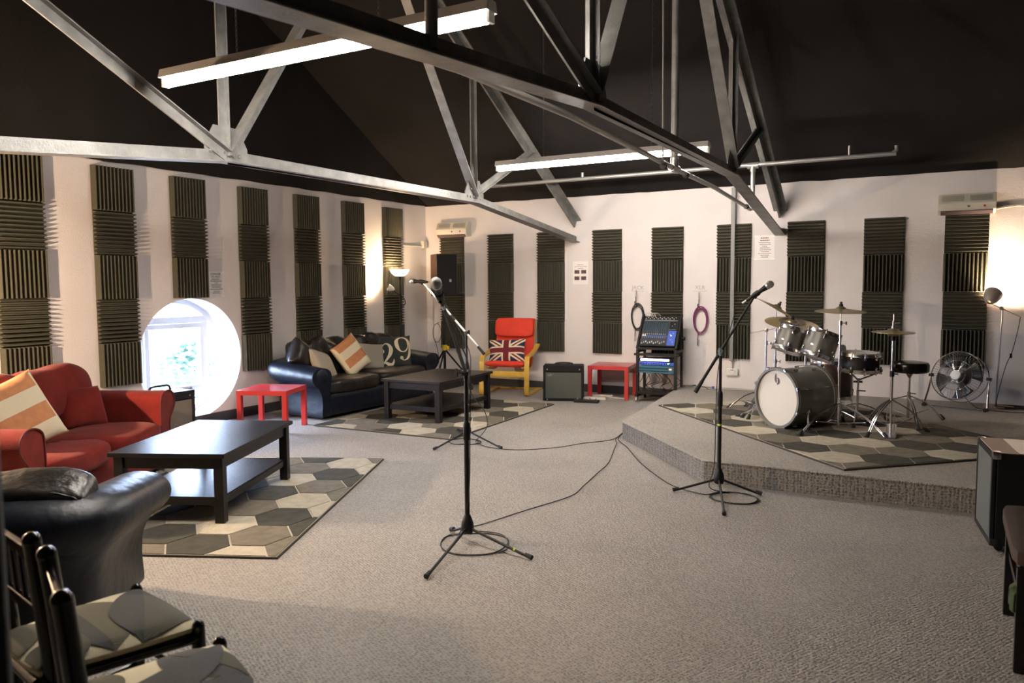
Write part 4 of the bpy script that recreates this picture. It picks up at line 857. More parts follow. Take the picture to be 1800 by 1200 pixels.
# trunking, socket, junction box
t = thing('cable_trunking', 'grey cable trunking running down over a foam column to the socket', 'trunking', (-2.375, YB, 0)); mb = MB(); mb.box((0, -.067, 1.64), (.05, .020, 2.20)); mb.box((0, -.03, 2.52), (.05, .06, .46)); mb.build('channel', 'trunk', t, smooth=False, bevel=.003)
mb = MB(); mb.tube([(0, -.06, .55), (.005, -.02, .50), (.005, -.01, .43)], .006, 6); mb.build('flex', 'steel_dull', t)
t = thing('wall_socket', 'white double socket on back wall below the trunking', 'socket', (-2.37, YB, .385)); mb = MB(); mb.box((0, -.016, 0), (.15, .032, .088)); mb.build('back_box', 'white', t, bevel=.004); mb = MB(); mb.box((0, -.035, 0), (.146, .006, .084)); mb.build('face_plate', 'white', t, bevel=.003)
mb = MB()
for sx in (-1, 1):
    for dx, dz in ((0, .014), (-.012, -.008), (.012, -.008)): mb.box((sx * .036 + dx, -.0385, dz), (.007, .001, .004 if dz < 0 else .009))
    mb.box((sx * .010, -.039, .028), (.010, .003, .014))
mb.build('pin_holes', 'ink', t, smooth=False)
t = thing('alarm_box', 'small white box with conduit in the far left corner', 'junction box', (XL + .03, YB - .10, 2.17)); mb = MB(); mb.box((0, 0, 0), (.06, .09, .12)); mb.build('box', 'cream', t, bevel=.008); mb = MB(); mb.tube([(-.01, -.04, -.03), (-.01, -.55, -.03)], .011, 8); mb.build('conduit', 'white', t)

# ------------------------------------------------------------------ wall heaters
def heater(label, x, z, L=.56, dirty=True):
    t = thing('wall_heater', label, 'heater', (x, YB, z), 0, 'white wall heaters over the foam columns')
    mb = MB(); D = .15; sec = [(0, -.11), (-D * .75, -.11), (-D, -.07), (-D, .0), (-D * .62, .11), (0, .11)]
    mb.add([V(sx * L / 2, y, zz) for sx in (-1, 1) for y, zz in sec], [tuple(range(6)), tuple(range(11, 5, -1))] + [(i, (i + 1) % 6, 6 + (i + 1) % 6, 6 + i) for i in range(6)]); mb.build('casing', 'cream', t, smooth=False, bevel=.006)
    # slots on the slanted face
    a, b = V(0, -D, .0), V(0, -D * .62, .11); nrm = V(0, -(b - a).z, (b - a).y).normalized(); dn = (b - a).normalized(); rot = Matrix((V(1, 0, 0), dn, nrm)).transposed()
    for g_ in (-1, 1):
        mb = MB()
        for k in range(14): mb.box(V(g_ * .135 - .10 + .0155 * k, 0, 0) + a + (b - a) * .52 + nrm * .0006, (.006, .075, .002), rot)
        mb.build('vent_slots', 'steel_dull' if dirty else 'greyfab', t, smooth=False)
    mb = MB(); mb.box((0.02, -D - .001, -.035), (.025, .003, .020)); mb.build('dial', 'ink', t); mb = MB(); mb.box((.17, -D - .001, -.035), (.022, .004, .020)); mb.build('red_switch', 'redlac', t)
    mb = MB(); mb.box((0, -D * .86, -.098), (L - .06, .05, .018), euler(math.radians(-48), 0, 0)); mb.build('outlet_slot', 'ink', t, smooth=False)
heater('cream wall heater near the far left corner above the loudspeaker', -6.64, 2.385); heater('cream wall heater at the right above the bright lamp', .185, 2.40)
cable('white flex looping from the right wall heater along the wall', [(.46, YB - .01, 2.33), (.60, YB - .01, 2.35), (.72, YB - .01, 2.35), (.86, YB - .01, 2.28), (1.0, YB - .01, 2.1)], 'whitecab', .007, 6, 'heater_flex')

# ------------------------------------------------------------------ loudspeaker on stand
t = thing('loudspeaker', 'tall black loudspeaker with brown side on a tripod in the corner', 'loudspeaker', (-6.52, 9.55, 1.37), math.radians(50))
mb = MB(); mb.box((0, .0, .31), (.31, .34, .62)); mb.build('cabinet', 'brownbox', t, smooth=False, bevel=.01)
mb = MB(); mb.box((0, -.175, .31), (.305, .02, .60)); mb.build('grille', 'tolex', t, smooth=False, bevel=.004); mb = MB(); mb.box((.05, -.187, .23), (.03, .003, .04)); mb.build('badge', 'steel_dull', t)
t = thing('speaker_stand', 'black tripod speaker stand with a yellow collar behind the coffee table', 'speaker stand', (-6.52, 9.55, 0))
mb = MB(); mb.tube([(0, 0, .12), (0, 0, 1.37)], .02, 12); mb.build('pole', 'black', t)
mb = MB(); mb.tube([(0, 0, .56), (0, 0, .64)], .038, 12); mb.box((.05, 0, .60), (.06, .03, .05)); mb.build('collar', 'yellow', t)
for k in range(3):
    a = math.radians(-75 + 120 * k); e = V(math.cos(a) * .46, math.sin(a) * .46, .02); mb = MB(); mb.tube([(0, 0, .58), e], .013, 8); mb.tube([(0, 0, .15), e * .55 + V(0, 0, .24)], .009, 8); lg = mb.build('leg', 'black', t); mb = MB(); mb.tube([e * 1.0 + V(0, 0, .01), e * .93 + V(0, 0, .07)], .018, 8); mb.build('rubber_foot', 'rubber', lg)
mb = MB(); pts = [V(-6.60, 9.53, .98)] + [V(-6.62 + .075 * math.cos(PI / 2 + 2 * PI * k / 12), 9.50, .82 + .14 * math.sin(PI / 2 + 2 * PI * k / 12)) for k in range(42)] + [V(-6.60, 9.5, .5), V(-6.58, 9.5, .1), V(-6.5, 9.4, .01)]
mb.tube(cat_rom(pts, 4), .004, 6); tag(mb.build('speaker_cable', 'rubber'), 'black cable coil hanging from the speaker stand', 'cable')

# ------------------------------------------------------------------ floor lamps
t = thing('floor_lamp', 'black uplighter floor lamp with glowing white bowl and reading lamp behind the leather couch', 'floor lamp', (-6.97, 9.07, 0))
mb = MB(); mb.lathe([(0, 0), (.13, 0), (.13, .02), (.02, .035), (0, .035)], seg=28); mb.build('base', 'black', t)
mb = MB(); mb.tube([(0, 0, .03), (0, 0, 1.66)], .011, 10); mb.build('pole', 'black', t)
mb = MB(); mb.lathe([(.02, 1.665), (.07, 1.675), (.115, 1.71), (.142, 1.765), (.135, 1.765), (.10, 1.715), (.05, 1.69), (0.0, 1.685)], seg=32); mb.build('bowl_shade', 'bowl', t)
mb = MB(); mb.lathe([(.008, 1.60), (.02, 1.64), (.035, 1.668), (0, 1.668)], seg=20); mb.build('shade_holder', 'black', t)
mb = MB(); mb.tube(cat_rom([(0, 0, 1.20), (.05, .06, 1.27), (.04, .02, 1.36), (0.0, -.07, 1.42), (-.0, -.16, 1.47)], 5), .006, 8); mb.build('flexible_arm', 'black', t)
mb = MB(); dd = V(-.5, -.4, .25).normalized(); mb.lathe([(.012, -.05), (.03, -.03), (.05, .02), (.053, .05), (.048, .05), (.03, 0)], (0, -.20, 1.49), dd, 20); mb.build('reading_shade', 'white', t)
mb = MB(); mb.ball((-.012, -.21, 1.495), .032, seg=14); mb.build('bulb', 'bulb', t)
l_ = bpy.data.lights.new('uplight_bulb', 'POINT'); l_.energy = 9; l_.color = (1, .70, .42); l_.shadow_soft_size = .05; lo = bpy.data.objects.new('uplight_bulb', l_); COL.objects.link(lo); lo.location = (-6.97, 9.07, 1.80)
l_ = bpy.data.lights.new('reading_bulb', 'SPOT'); l_.energy = 11; l_.color = (1, .66, .38); l_.spot_size = 2.5; l_.spot_blend = 1.0; l_.shadow_soft_size = .05; lo = bpy.data.objects.new('reading_bulb', l_); COL.objects.link(lo); lo.location = V(-6.97, 8.87, 1.49) + dd * .07; lo.rotation_euler = (-dd).to_track_quat('Z', 'Y').to_euler()
# lamp outside the frame at the left, by the wall
t = thing('floor_lamp', 'floor lamp by the left wall just outside the picture', 'floor lamp', (-6.15, 1.95, 0))
mb = MB(); mb.lathe([(0, 0), (.13, 0), (.13, .02), (.02, .035), (0, .035)], seg=24); mb.build('base', 'black', t); mb = MB(); mb.tube([(0, 0, .03), (0, 0, 1.35)], .011, 10); mb.build('pole', 'black', t)
mb = MB(); mb.lathe([(.10, 1.36), (.012, 1.34)], seg=24); mb.build('shade', 'white', t); mb = MB(); mb.ball((0, 0, 1.42), .035, seg=14); mb.build('bulb', 'bulb', t)
l_ = bpy.data.lights.new('left_lamp_bulb', 'POINT'); l_.energy = 130; l_.color = (1, .72, .46); l_.shadow_soft_size = .02; lo = bpy.data.objects.new('left_lamp_bulb', l_); COL.objects.link(lo); lo.location = (-6.15, 1.95, 1.55)

t = thing('swing_arm_lamp', 'slim swing-arm floor lamp turned to the wall at the right edge', 'floor lamp', (.55, 9.80, SZ))
mb = MB(); mb.lathe([(0, 0), (.14, 0), (.14, .018), (.02, .026), (0, .026)], seg=28); mb.build('base', 'wood', t)
mb = MB(); mb.tube([(-.03, 0, .02), (0, 0, 1.07)], .008, 8); mb.build('pole', 'steel_dull', t)
mb = MB(); mb.tube([(-.20, 0, 1.17), (.165, 0, .985)], .005, 8); mb.build('arm', 'steel_dull', t)
mb = MB(); mb.tube([(-.01, -.03, 1.075), (-.01, .03, 1.075)], .02, 12); mb.build('joint', 'steel_dull', t)
ld = V(.35, .85, .62).normalized(); sc_ = V(-.10, .02, 1.20)
mb = MB(); mb.lathe([(.018, -.10), (.045, -.085), (.075, -.03), (.088, .03), (.090, .05), (.084, .05), (.07, -.02), (.03, -.07)], sc_, ld, 28); mb.build('lamp_shade', 'lampgrey', t)
mb = MB(); mb.lathe([(0, -.13), (.03, -.125), (.04, -.10), (.035, -.06), (0, -.05)], V(-.23, 0, 1.195), (-.9, -.2, .2), 16); mb.build('counterweight', 'chrome', t)
mb = MB(); mb.ball(sc_ + ld * .01, .032, seg=14); mb.build('bulb', 'bulb', t)
l_ = bpy.data.lights.new('swing_lamp_bulb', 'SPOT'); l_.energy = CLAMP_W; l_.color = (1, .74, .50); l_.spot_size = 2.5; l_.spot_blend = .7; l_.shadow_soft_size = .04; lo = bpy.data.objects.new('swing_lamp_bulb', l_); COL.objects.link(lo); lo.location = t.location + sc_ + ld * .06; lo.rotation_euler = (-ld).to_track_quat('Z', 'Y').to_euler()
mb = MB(); mb.tube(cat_rom([(.165, 0, .985), (.14, 0, .80), (.10, 0, .60), (.05, 0, .45), (-.0, 0, .20), (-.02, .0, .05), (.0, -.16, .012)] + [(.12 + .16 * math.cos(k), -.05 + .09 * math.sin(k), .010 + .001 * k) for k in range(20)], 5), .004, 6); mb.build('flex', 'black', t)
mb = MB(); mb.box((.093, 0, .565), (.022, .018, .05)); mb.build('inline_switch', 'black', t, bevel=.003)

# ------------------------------------------------------------------ floor fan
fn = thing('floor_fan', 'chrome drum floor fan tilted upwards at the back of the stage', 'fan', (.17, 9.58, SZ), math.radians(-18))
fc = V(0, 0, .335); fax = V(-.15, -1, .33).normalized(); fx, fy, fz = basis(fax); FR = .265
mb = MB()
for r, h in ((FR, -.07), (FR, .07), (FR * .62, .085), (FR * .36, .09)):
    mb.tube([fc + fax * h + (fx * math.cos(2 * PI * k / 40) + fy * math.sin(2 * PI * k / 40)) * r for k in range(40)], .0055 if r == FR else .003, 5, closed=True)
for k in range(56):
    a = 2 * PI * k / 56; u = fx * math.cos(a) + fy * math.sin(a); mb.tube([fc + fax * .092 + u * .055, fc + fax * .088 + u * FR * .6, fc + fax * .07 + u * FR, fc - fax * .07 + u * FR], .0016, 4)
o = mb.build('wire_guard', 'chrome', fn); o['kind'] = 'stuff'
mb = MB(); mb.lathe([(0, .10), (.05, .098), (.055, .085), (0, .085)], fc, fax, 24); mb.build('centre_badge', 'white', fn)
mb = MB(); mb.lathe([(0, -.12), (.07, -.12), (.085, -.02), (.085, 0), (0, 0)], fc, fax, 20); mb.build('motor', 'black', fn)
for k in range(4):
    a0 = PI / 2 * k + .4; mb = MB(); vs = []
    for i in range(8):
        r = .06 + (FR - .085) * i / 7
        for j in range(6):
            w_ = (j / 5 - .5) * (0.75 + .35 * i / 7); a = a0 + w_; vs.append(fc + (fx * math.cos(a) + fy * math.sin(a)) * r + fax * (.02 + .055 * (j / 5 - .5)))
    mb.add(vs, [(i * 6 + j, i * 6 + j + 1, (i + 1) * 6 + j + 1, (i + 1) * 6 + j) for i in range(7) for j in range(5)]); b_ = mb.build('blade', 'blade', fn); sm = b_.modifiers.new('thick', 'SOLIDIFY'); sm.thickness = .003
mb = MB(); mb.lathe([(0, .03), (.075, .03), (.08, 0), (0, 0)], fc, fax, 20); mb.build('blade_hub', 'blade', fn)
mb = MB(); mb.tube(cat_rom([(-.285, .0, .335), (-.29, -.04, .20), (-.305, -.12, .03), (-.27, -.14, .015), (0, -.14, .012), (.27, -.14, .015), (.305, -.12, .03), (.29, -.04, .20), (.285, 0, .335)], 5), .011, 8); mb.build('tube_stand', 'chrome', fn)
for sx in (-1, 1):
    mb = MB(); mb.tube([(sx * .30, -.16, .022), (sx * .30, -.10, .022)], .02, 10); mb.build('rubber_foot', 'rubber', fn)
    mb = MB(); mb.tube([(sx * .26, 0, .335), (sx * .305, 0, .335)], .018, 10); mb.build('tilt_knob', 'black', fn)
cable('black mains lead of the fan curling on the stage', [(.15, 9.65, .45), (.22, 9.66, .30), (.33, 9.62, .19), (.45, 9.50, SZ + .006), (.7, 9.45, SZ + .006), (1.0, 9.60, SZ + .006), (1.1, 9.8, SZ + .006), (.9, 9.88, SZ + .006), (.75, 9.70, SZ + .006), (1.0, 9.5, SZ + .006), (1.4, 9.7, SZ + .006)], 'rubber', .004, 6, 'fan_lead')
cable('white flex and plugs lying along the back edge of the stage', [(-2.98, 9.95, SZ + .008), (-2.8, 9.96, SZ + .008), (-2.66, 9.80, SZ + .008), (-2.55, 9.95, SZ + .008), (-2.45, 9.90, SZ + .008), (-2.2, 9.95, SZ + .008), (-1.9, 9.98, SZ + .008), (-1.5, 10.02, SZ + .008)], 'whitecab', .005, 6, 'stage_flex')
t = thing('mains_plug', 'white mains plug on the stage floor near the socket', 'plug', (-2.52, 9.86, SZ + .008), .4); mb = MB(); mb.box((0, 0, .02), (.06, .05, .035)); mb.build('body', 'whitecab', t, bevel=.006); mb = MB(); mb.box((-.045, 0, .018), (.03, .025, .025)); mb.build('cord_grip', 'bluep', t)
cable('black leads heaped at the back left corner of the stage', [(-2.95, 9.9, SZ + .01), (-2.9, 9.7, SZ + .05), (-2.82, 9.85, SZ + .03), (-2.75, 9.72, SZ + .06), (-2.86, 9.93, SZ + .02), (-2.7, 9.9, SZ + .02), (-2.6, 9.75, SZ + .01)], 'rubber', .004, 6, 'loose_leads')

# ------------------------------------------------------------------ drum kit
def drum_parts(t, c, ax, R_, D_, nl, shell, top=True, bottom=True, lug=None, hoopm='chrome', legs=0):
    # c: centre of the shell, ax: axis towards the batter head
    ax = Vector(ax).normalized(); c = Vector(c); x, y, z = basis(ax)
    mb = MB(); mb.lathe([(R_ - .006, -D_ / 2), (R_, -D_ / 2), (R_, D_ / 2), (R_ - .006, D_ / 2)], c, ax, 48); mb.build('shell', shell, t)
    for s_ in (1, -1):
        h = s_ * D_ / 2
        mb = MB(); mb.lathe([(0, h + s_ * .006), (R_ - .012, h + s_ * .006), (R_ + .002, h - s_ * .002)], c, ax, 48); mb.build('drumhead', 'head', t)
        mb = MB(); mb.lathe([(R_ + .004, h - s_ * .012), (R_ + .014, h - s_ * .012), (R_ + .009, h + s_ * .012), (R_ + .010, h + s_ * .024), (R_ + .003, h + s_ * .024), (R_ + .004, h - s_ * .012)], c, ax, 48); mb.build('hoop', hoopm, t)
        me = None
        for k in range(nl):
            a = 2 * PI * (k + .5) / nl; u = x * math.cos(a) + y * math.sin(a)
            if me is None:
                # build once in a canonical frame then reuse the mesh
                m2 = MB(); L = min(.055, D_ * .2)
                m2.pbox((0, 0, -L * .9), (.020, .022, L), 3, 4); m2.tube([(0.006, 0, -L * .4), (0.006, 0, .03)], .0035, 6); m2.tube([(0.006, 0, .02), (0.006, 0, .034)], .006, 6)
                o = m2.build('lug', 'chrome', t); me = o.data
            else: o = bpy.data.objects.new('lug', me); COL.objects.link(o); o.parent = t
            rot = Matrix((u, (ax * s_).cross(u), ax * s_)).transposed(); o.matrix_local = Matrix.Translation(c + ax * h + u * (R_ + .012)) @ rot.to_4x4()
B0 = V(-1.325, 7.46, SZ + .292); BA = V(.59, .81, 0).normalized(); BR = .272; BD = .42
t = thing('bass_drum', 'large grey bass drum with a small letter b on its pale front head', 'drum', (0, 0, 0), 0, 'drums of the kit')
c = B0 + BA * BD / 2; x, y, z = basis(BA)
mb = MB(); mb.lathe([(BR - .01, -BD / 2), (BR, -BD / 2), (BR, BD / 2), (BR - .01, BD / 2)], c, BA, 64); mb.build('shell', 'drum', t)
mb = MB(); mb.lathe([(0, -BD / 2 - .010), (BR - .01, -BD / 2 - .010)], c, BA, 64); mb.build('front_head', 'head', t)
mb = MB(); mb.lathe([(0, BD / 2 + .010), (BR - .01, BD / 2 + .010)], c, BA, 64); mb.build('batter_head', 'head', t)
for s_ in (-1, 1):
    mb = MB(); mb.lathe([(BR - .012, s_ * (BD / 2 - .004)), (BR + .012, s_ * (BD / 2 - .004)), (BR + .012, s_ * (BD / 2 + .036)), (BR - .010, s_ * (BD / 2 + .036)), (BR - .012, s_ * (BD / 2 - .004))], c, BA, 64); mb.build('wood_hoop', 'hoopwood', t)
    mb = MB(); mb.lathe([(BR + .013, s_ * (BD / 2 + .010)), (BR + .0135, s_ * (BD / 2 + .022))], c, BA, 64); mb.build('hoop_inlay', 'hoop', t)
me = None
for s_ in (-1, 1):
    for k in range(8):
        a = 2 * PI * (k + .5) / 8; u = x * math.cos(a) + y * math.sin(a)
        if me is None:
            m2 = MB(); m2.pbox((.012, 0, -.10), (.022, .020, .06), 3, 4); m2.tube([(.022, 0, -.09), (.022, 0, .03)], .003, 6); m2.tube([(.022, 0, .02), (.022, 0, .05)], .007, 6); m2.box((.016, 0, .035), (.018, .03, .014)); o = m2.build('tension_claw', 'chrome', t); me = o.data
        else: o = bpy.data.objects.new('tension_claw', me); COL.objects.link(o); o.parent = t
        d_ = BA * s_; o.matrix_local = Matrix.Translation(c + d_ * BD / 2 + u * BR) @ Matrix((u, d_.cross(u), d_)).transposed().to_4x4()
S_ = V(-.81, .59, 0)   # side direction (left side as seen)
for sg, f_ in ((1, V(-1.80, 7.86, SZ + .015)), (-1, V(-1.05, 7.40, SZ + .015))):
    a = B0 + BA * .11 + S_ * sg * (BR * .93) + V(0, 0, -.09)
    mb = MB(); mb.tube([a + (a - f_) * .1, f_], .008, 8); mb.tube([a + S_ * sg * .0, a + S_ * sg * .03 + V(0, 0, .01)], .02, 10); sp = mb.build('spur', 'chrome', t)
    mb = MB(); mb.tube([f_ + (a - f_).normalized() * .05, f_ - (a - f_).normalized() * .006], [.012, .018], 8); mb.build('rubber_foot', 'rubber', sp)
# little emblem on the head
fpz = B0 - BA * .0125; rt = V(.81, -.59, 0); up = V(0, 0, 1)
def emb(mb, pts, ws):
    cc = cat_rom([V(a, b, 0) for a, b in pts], 5); w2 = cat_rom([V(q, 0, 0) for q in ws], 5); vs = []
    for i, q in enumerate(cc):
        a = cc[max(i - 1, 0)]; b = cc[min(i + 1, len(cc) - 1)]; t_ = (b - a).normalized(); n_ = V(-t_.y, t_.x, 0) * w2[i].x
        for e in (q + n_, q - n_): vs.append(fpz + rt * e.x + up * e.y)
    mb.add(vs, [(2 * i, 2 * i + 1, 2 * i + 3, 2 * i + 2) for i in range(len(cc) - 1)])
mb = MB(); ex, ey = -.012, .175
emb(mb, [(ex - .012, ey + .050), (ex - .018, ey + .02), (ex - .018, ey - .01), (ex - .008, ey - .035)], [.004, .010, .012, .005])
emb(mb, [(ex + .002, ey + .012), (ex + .018, ey + .002), (ex + .022, ey - .020), (ex + .012, ey - .042), (ex - .002, ey - .046)], [.004, .009, .013, .009, .004]); mb.build('emblem', 'ink', t, smooth=False)

def tom(label, c, ax, R_, D_, nl, shell='drum', name='tom_drum'):
    t = thing(name, label, 'drum', (0, 0, 0), 0, 'drums of the kit'); drum_parts(t, c, ax, R_, D_, nl, shell); return t
n1 = V(.26, .24, .93).normalized(); T1, T2 = V(-1.32, 7.97, .975), V(-1.035, 7.93, .935)
t1 = tom('left rack tom drum above the bass drum', T1, n1, .135, .20, 6); t2 = tom('right rack tom drum with round badge above the bass drum', T2, n1, .155, .22, 6)
for tt, cc, rr in ((t1, T1, .135), (t2, T2, .155)):
    mb = MB(); q = cc + V(-.35, -.92, .1).normalized() * (rr + .001); mb.lathe([(0, .003), (.016, .002), (.018, 0)], q, V(-.35, -.92, .1), 14); mb.build('badge', 'chrome', tt)
ft = tom('floor tom drum with dark shell behind the bass drum', V(-.98, 8.42, .56), (0.03, 0.02, 1), .20, .34, 8, 'drumdark')
for k in range(3):
    a = .6 + 2 * PI * k / 3; q = V(-.98 + .225 * math.cos(a), 8.42 + .225 * math.sin(a), 0); mb = MB(); mb.tube([q + V(0, 0, .62), q + V(0, 0, SZ + .03)], .006, 8); mb.box(q + V(-.012 * math.cos(a), -.012 * math.sin(a), .56), (.03, .03, .06)); l_ = mb.build('leg', 'chrome', ft); mb = MB(); mb.tube([q + V(0, 0, SZ + .035), q + V(0, 0, SZ)], [.010, .016], 8); mb.build('rubber_foot', 'rubber', l_)
sn = tom('shallow black snare drum on its stand at the right of the kit', V(-.685, 8.02, .78), (0.03, -.02, 1), .172, .145, 10, 'black', 'snare_drum')
def tripod(t, c, feet, ztop, zlow, m='chrome', double=True):
    c = Vector(c)
    for f in feet:
        f = V(f[0], f[1], SZ + .015); d = (f - V(c.x, c.y, f.z)).normalized(); sd = V(-d.y, d.x, 0) * .010; k = V(c.x, c.y, zlow) + (f - V(c.x, c.y, zlow)) * .52
        mb = MB()
        for e in ((-1, 1) if double else (0,)): mb.tube(cat_rom([V(c.x, c.y, ztop) + sd * e, V(c.x, c.y, ztop) * .5 + f * .5 + d * .03 + V(0, 0, .03) + sd * e, f + sd * e], 4), .0055, 6)
        mb.tube([V(c.x, c.y, zlow), V(c.x, c.y, ztop) * .42 + f * .58], .004, 6); lg = mb.build('leg', m, t)
        mb = MB(); mb.tube([f + V(0, 0, .045) - d * .03, f + d * .012], [.012, .020], 8); mb.build('rubber_foot', 'rubber', lg)
def cyl_stand(name, label, base, feet, top, arms=None):
    t = thing(name, label, 'cymbal stand', (0, 0, 0), 0, 'chrome drum hardware stands'); b = V(base[0], base[1], 0)
    tripod(t, b, feet, SZ + .26, SZ + .07)
    zt = top; zm = SZ + (zt - SZ) * .5
    mb = MB(); mb.tube([b + V(0, 0, SZ + .03), b + V(0, 0, zm)], .0125, 12); mb.build('lower_tube', 'chrome', t)
    mb = MB(); mb.tube([b + V(0, 0, zm), b + V(0, 0, zt - .12)], .0095, 12); mb.tube([b + V(0, 0, zt - .12), b + V(0, 0, zt)], .006, 8); mb.build('upper_tube', 'chrome', t)
    for z in (zm, zt - .14, SZ + .27): mb = MB(); mb.tube([b + V(0, 0, z - .02), b + V(0, 0, z + .02)], .018, 12); mb.tube([b + V(0, 0, z), b + V(.045, -.01, z)], .005, 6); mb.box(b + V(.05, -.01, z), (.012, .006, .03)); mb.build('clamp', 'chrome', t)
    return t
def cymbal(label, c, n_, R_, bell=.2, felt=True):
    t = thing('cymbal', label, 'cymbal', (0, 0, 0), 0, 'bronze cymbals'); n_ = Vector(n_).normalized()
    pr = [(.006, .028), (R_ * .10, .027), (R_ * .17, .018), (R_ * .21, .006), (R_ * .5, -.003), (R_ * .8, -.012), (R_, -.020)]
    mb = MB(); mb.lathe(pr + [(R_, -.0215)] + [(r, h - .0015) for r, h in pr[::-1]], c, n_, 56); mb.build('bronze_disc', 'brass', t)
    if felt: mb = MB(); mb.lathe([(0, .07), (.011, .068), (.011, .05), (.018, .045), (.018, .028), (.010, .026), (0.010, -.02), (0, -.02)], c, n_, 14); mb.build('wing_nut', 'black', t)
    return t
cA = V(-.82, 7.60, 1.295)
cyl_stand('cymbal_stand', 'chrome tripod cymbal stand in front of the bass drum side', (-.82, 7.60), ((-1.08, 7.12), (-.40, 7.33), (-.82, 8.02)), 1.31); cymbal('level crash cymbal on the front stand, highest in the middle of the kit', cA, (.03, -.05, 1), .225)
cB = V(-1.50, 8.28, 1.285); cyl_stand('cymbal_stand', 'chrome stand left of the toms carrying the steeply tilted cymbal', (-1.51, 8.28), ((-1.73, 7.80), (-1.85, 8.5), (-1.2, 8.6)), 1.28); cymbal('steeply tilted crash cymbal at the left of the kit', cB, (.50, .10, .86), .225)
cR = V(-1.33, 8.14, 1.145); s4 = cyl_stand('cymbal_stand', 'outer chrome boom stand at the far left of the kit', (-1.59, 8.20), ((-1.66, 7.74), (-2.0, 8.35), (-1.40, 8.62)), 1.06)
mb = MB(); mb.tube([(-1.76, 8.24, 1.02), (-1.30, 8.14, 1.115)], .006, 8); mb.tube([(-1.33, 8.14, 1.10), (-1.33, 8.14, 1.17)], .006, 8); mb.pbox((-1.59, 8.20, 1.055), (.04, .04, .04), 3, 4); mb.build('boom', 'chrome', s4)
cymbal('wide ride cymbal with dark markings above the rack toms', cR, (.17, -.17, .97), .265)
for a0, a1 in ((.15, .23),):
    mb = MB(); nn_ = V(.17, -.17, .97).normalized(); mb.lathe([(.07, .0055), (.13, .0018)], cR, nn_, 40); mb.build('dark_printing', 'ink', [o for o in bpy.data.objects if o.get('label') == 'wide ride cymbal with dark markings above the rack toms'][0])
# tom mount
t = thing('tom_mount', 'chrome double tom holder joining the two rack toms', 'tom holder', (0, 0, 0))
mb = MB(); mb.tube([(-1.17, 7.98, .74), (-1.17, 7.98, .98)], .013, 10); mb.tube([T1 + V(.13, .0, -.02), (-1.17, 7.98, .95), T2 + V(-.14, .03, 0)], .009, 8); mb.build('post', 'chrome', t); mb = MB(); mb.pbox((-1.17, 7.98, .95), (.05, .05, .06), 3, 4); mb.pbox((-.84, 8.04, .87), (.06, .05, .14), 3, 4); mb.build('clamp', 'white', t)
# snare stand
t = thing('snare_stand', 'chrome snare stand with basket arms under the black snare drum', 'drum stand', (0, 0, 0), 0, 'chrome drum hardware stands'); b = V(-.70, 8.05, 0); tripod(t, b, ((-.95, 8.25), (-.45, 8.25), (-.70, 7.72)), SZ + .20, SZ + .05, double=False)
mb = MB(); mb.tube([b + V(0, 0, SZ + .02), b + V(0, 0, .50)], .012, 10); mb.tube([b + V(0, 0, .50), b + V(0.005, -.01, .62)], .009, 10); mb.build('tube', 'chrome', t)
for k in range(3):
    a = .2 + 2 * PI * k / 3; e = V(-.685 + .185 * math.cos(a), 8.02 + .185 * math.sin(a), .69); mb = MB(); mb.tube([b + V(0, 0, .60), e, e + V(0, 0, .03)], .008, 8); ar = mb.build('basket_arm', 'steel_dull', t); mb = MB(); mb.pbox(e + V(0, 0, .012), (.03, .03, .035), 4, 4); mb.build('rubber_grip', 'rubber', ar)
mb = MB(); mb.tube([b + V(-.04, 0, .585), b + V(.04, 0, .585)], .010, 8); mb.tube([b + V(0, 0, .50), b + V(.07, -.01, .50)], .006, 8); mb.build('tilt_lever', 'black', t)
# hi-hat
t = thing('hi_hat_stand', 'chrome hi-hat stand with foot pedal beside the drum stool', 'cymbal stand', (0, 0, 0), 0, 'chrome drum hardware stands'); b = V(-.385, 7.60, 0); tripod(t, b, ((-.60, 7.98), (-.10, 7.80), (-.55, 7.30)), SZ + .32, SZ + .08)
mb = MB(); mb.tube([b + V(0, 0, SZ + .03), b + V(0, 0, .72)], .0125, 12); mb.build('lower_tube', 'chrome', t); mb = MB(); mb.tube([b + V(0, 0, .72), b + V(0, 0, 1.06)], .0095, 12); mb.tube([b + V(0, 0, 1.06), b + V(0, 0, 1.26)], .0035, 8); mb.build('upper_tube', 'chrome', t)
mb = MB(); mb.tube([b + V(0, 0, .70), b + V(0, 0, .75)], .019, 12); mb.tube([b + V(0, 0, .725), b + V(.05, 0, .725)], .006, 8); mb.tube([b + V(0, 0, 1.02), b + V(0, 0, 1.06)], .022, 14); mb.build('clamp', 'black', t)
mb = MB(); mb.box(b + V(0.01, -.16, SZ + .06), (.085, .28, .012), euler(math.radians(16), 0, 0)); mb.box(b + V(0.01, -.16, SZ + .012), (.09, .30, .012)); mb.tube([b + V(-.03, -.02, SZ), b + V(-.03, -.02, SZ + .20)], .005, 6); mb.tube([b + V(.03, -.02, SZ), b + V(.03, -.02, SZ + .20)], .005, 6); mb.build('foot_pedal', 'chrome', t)
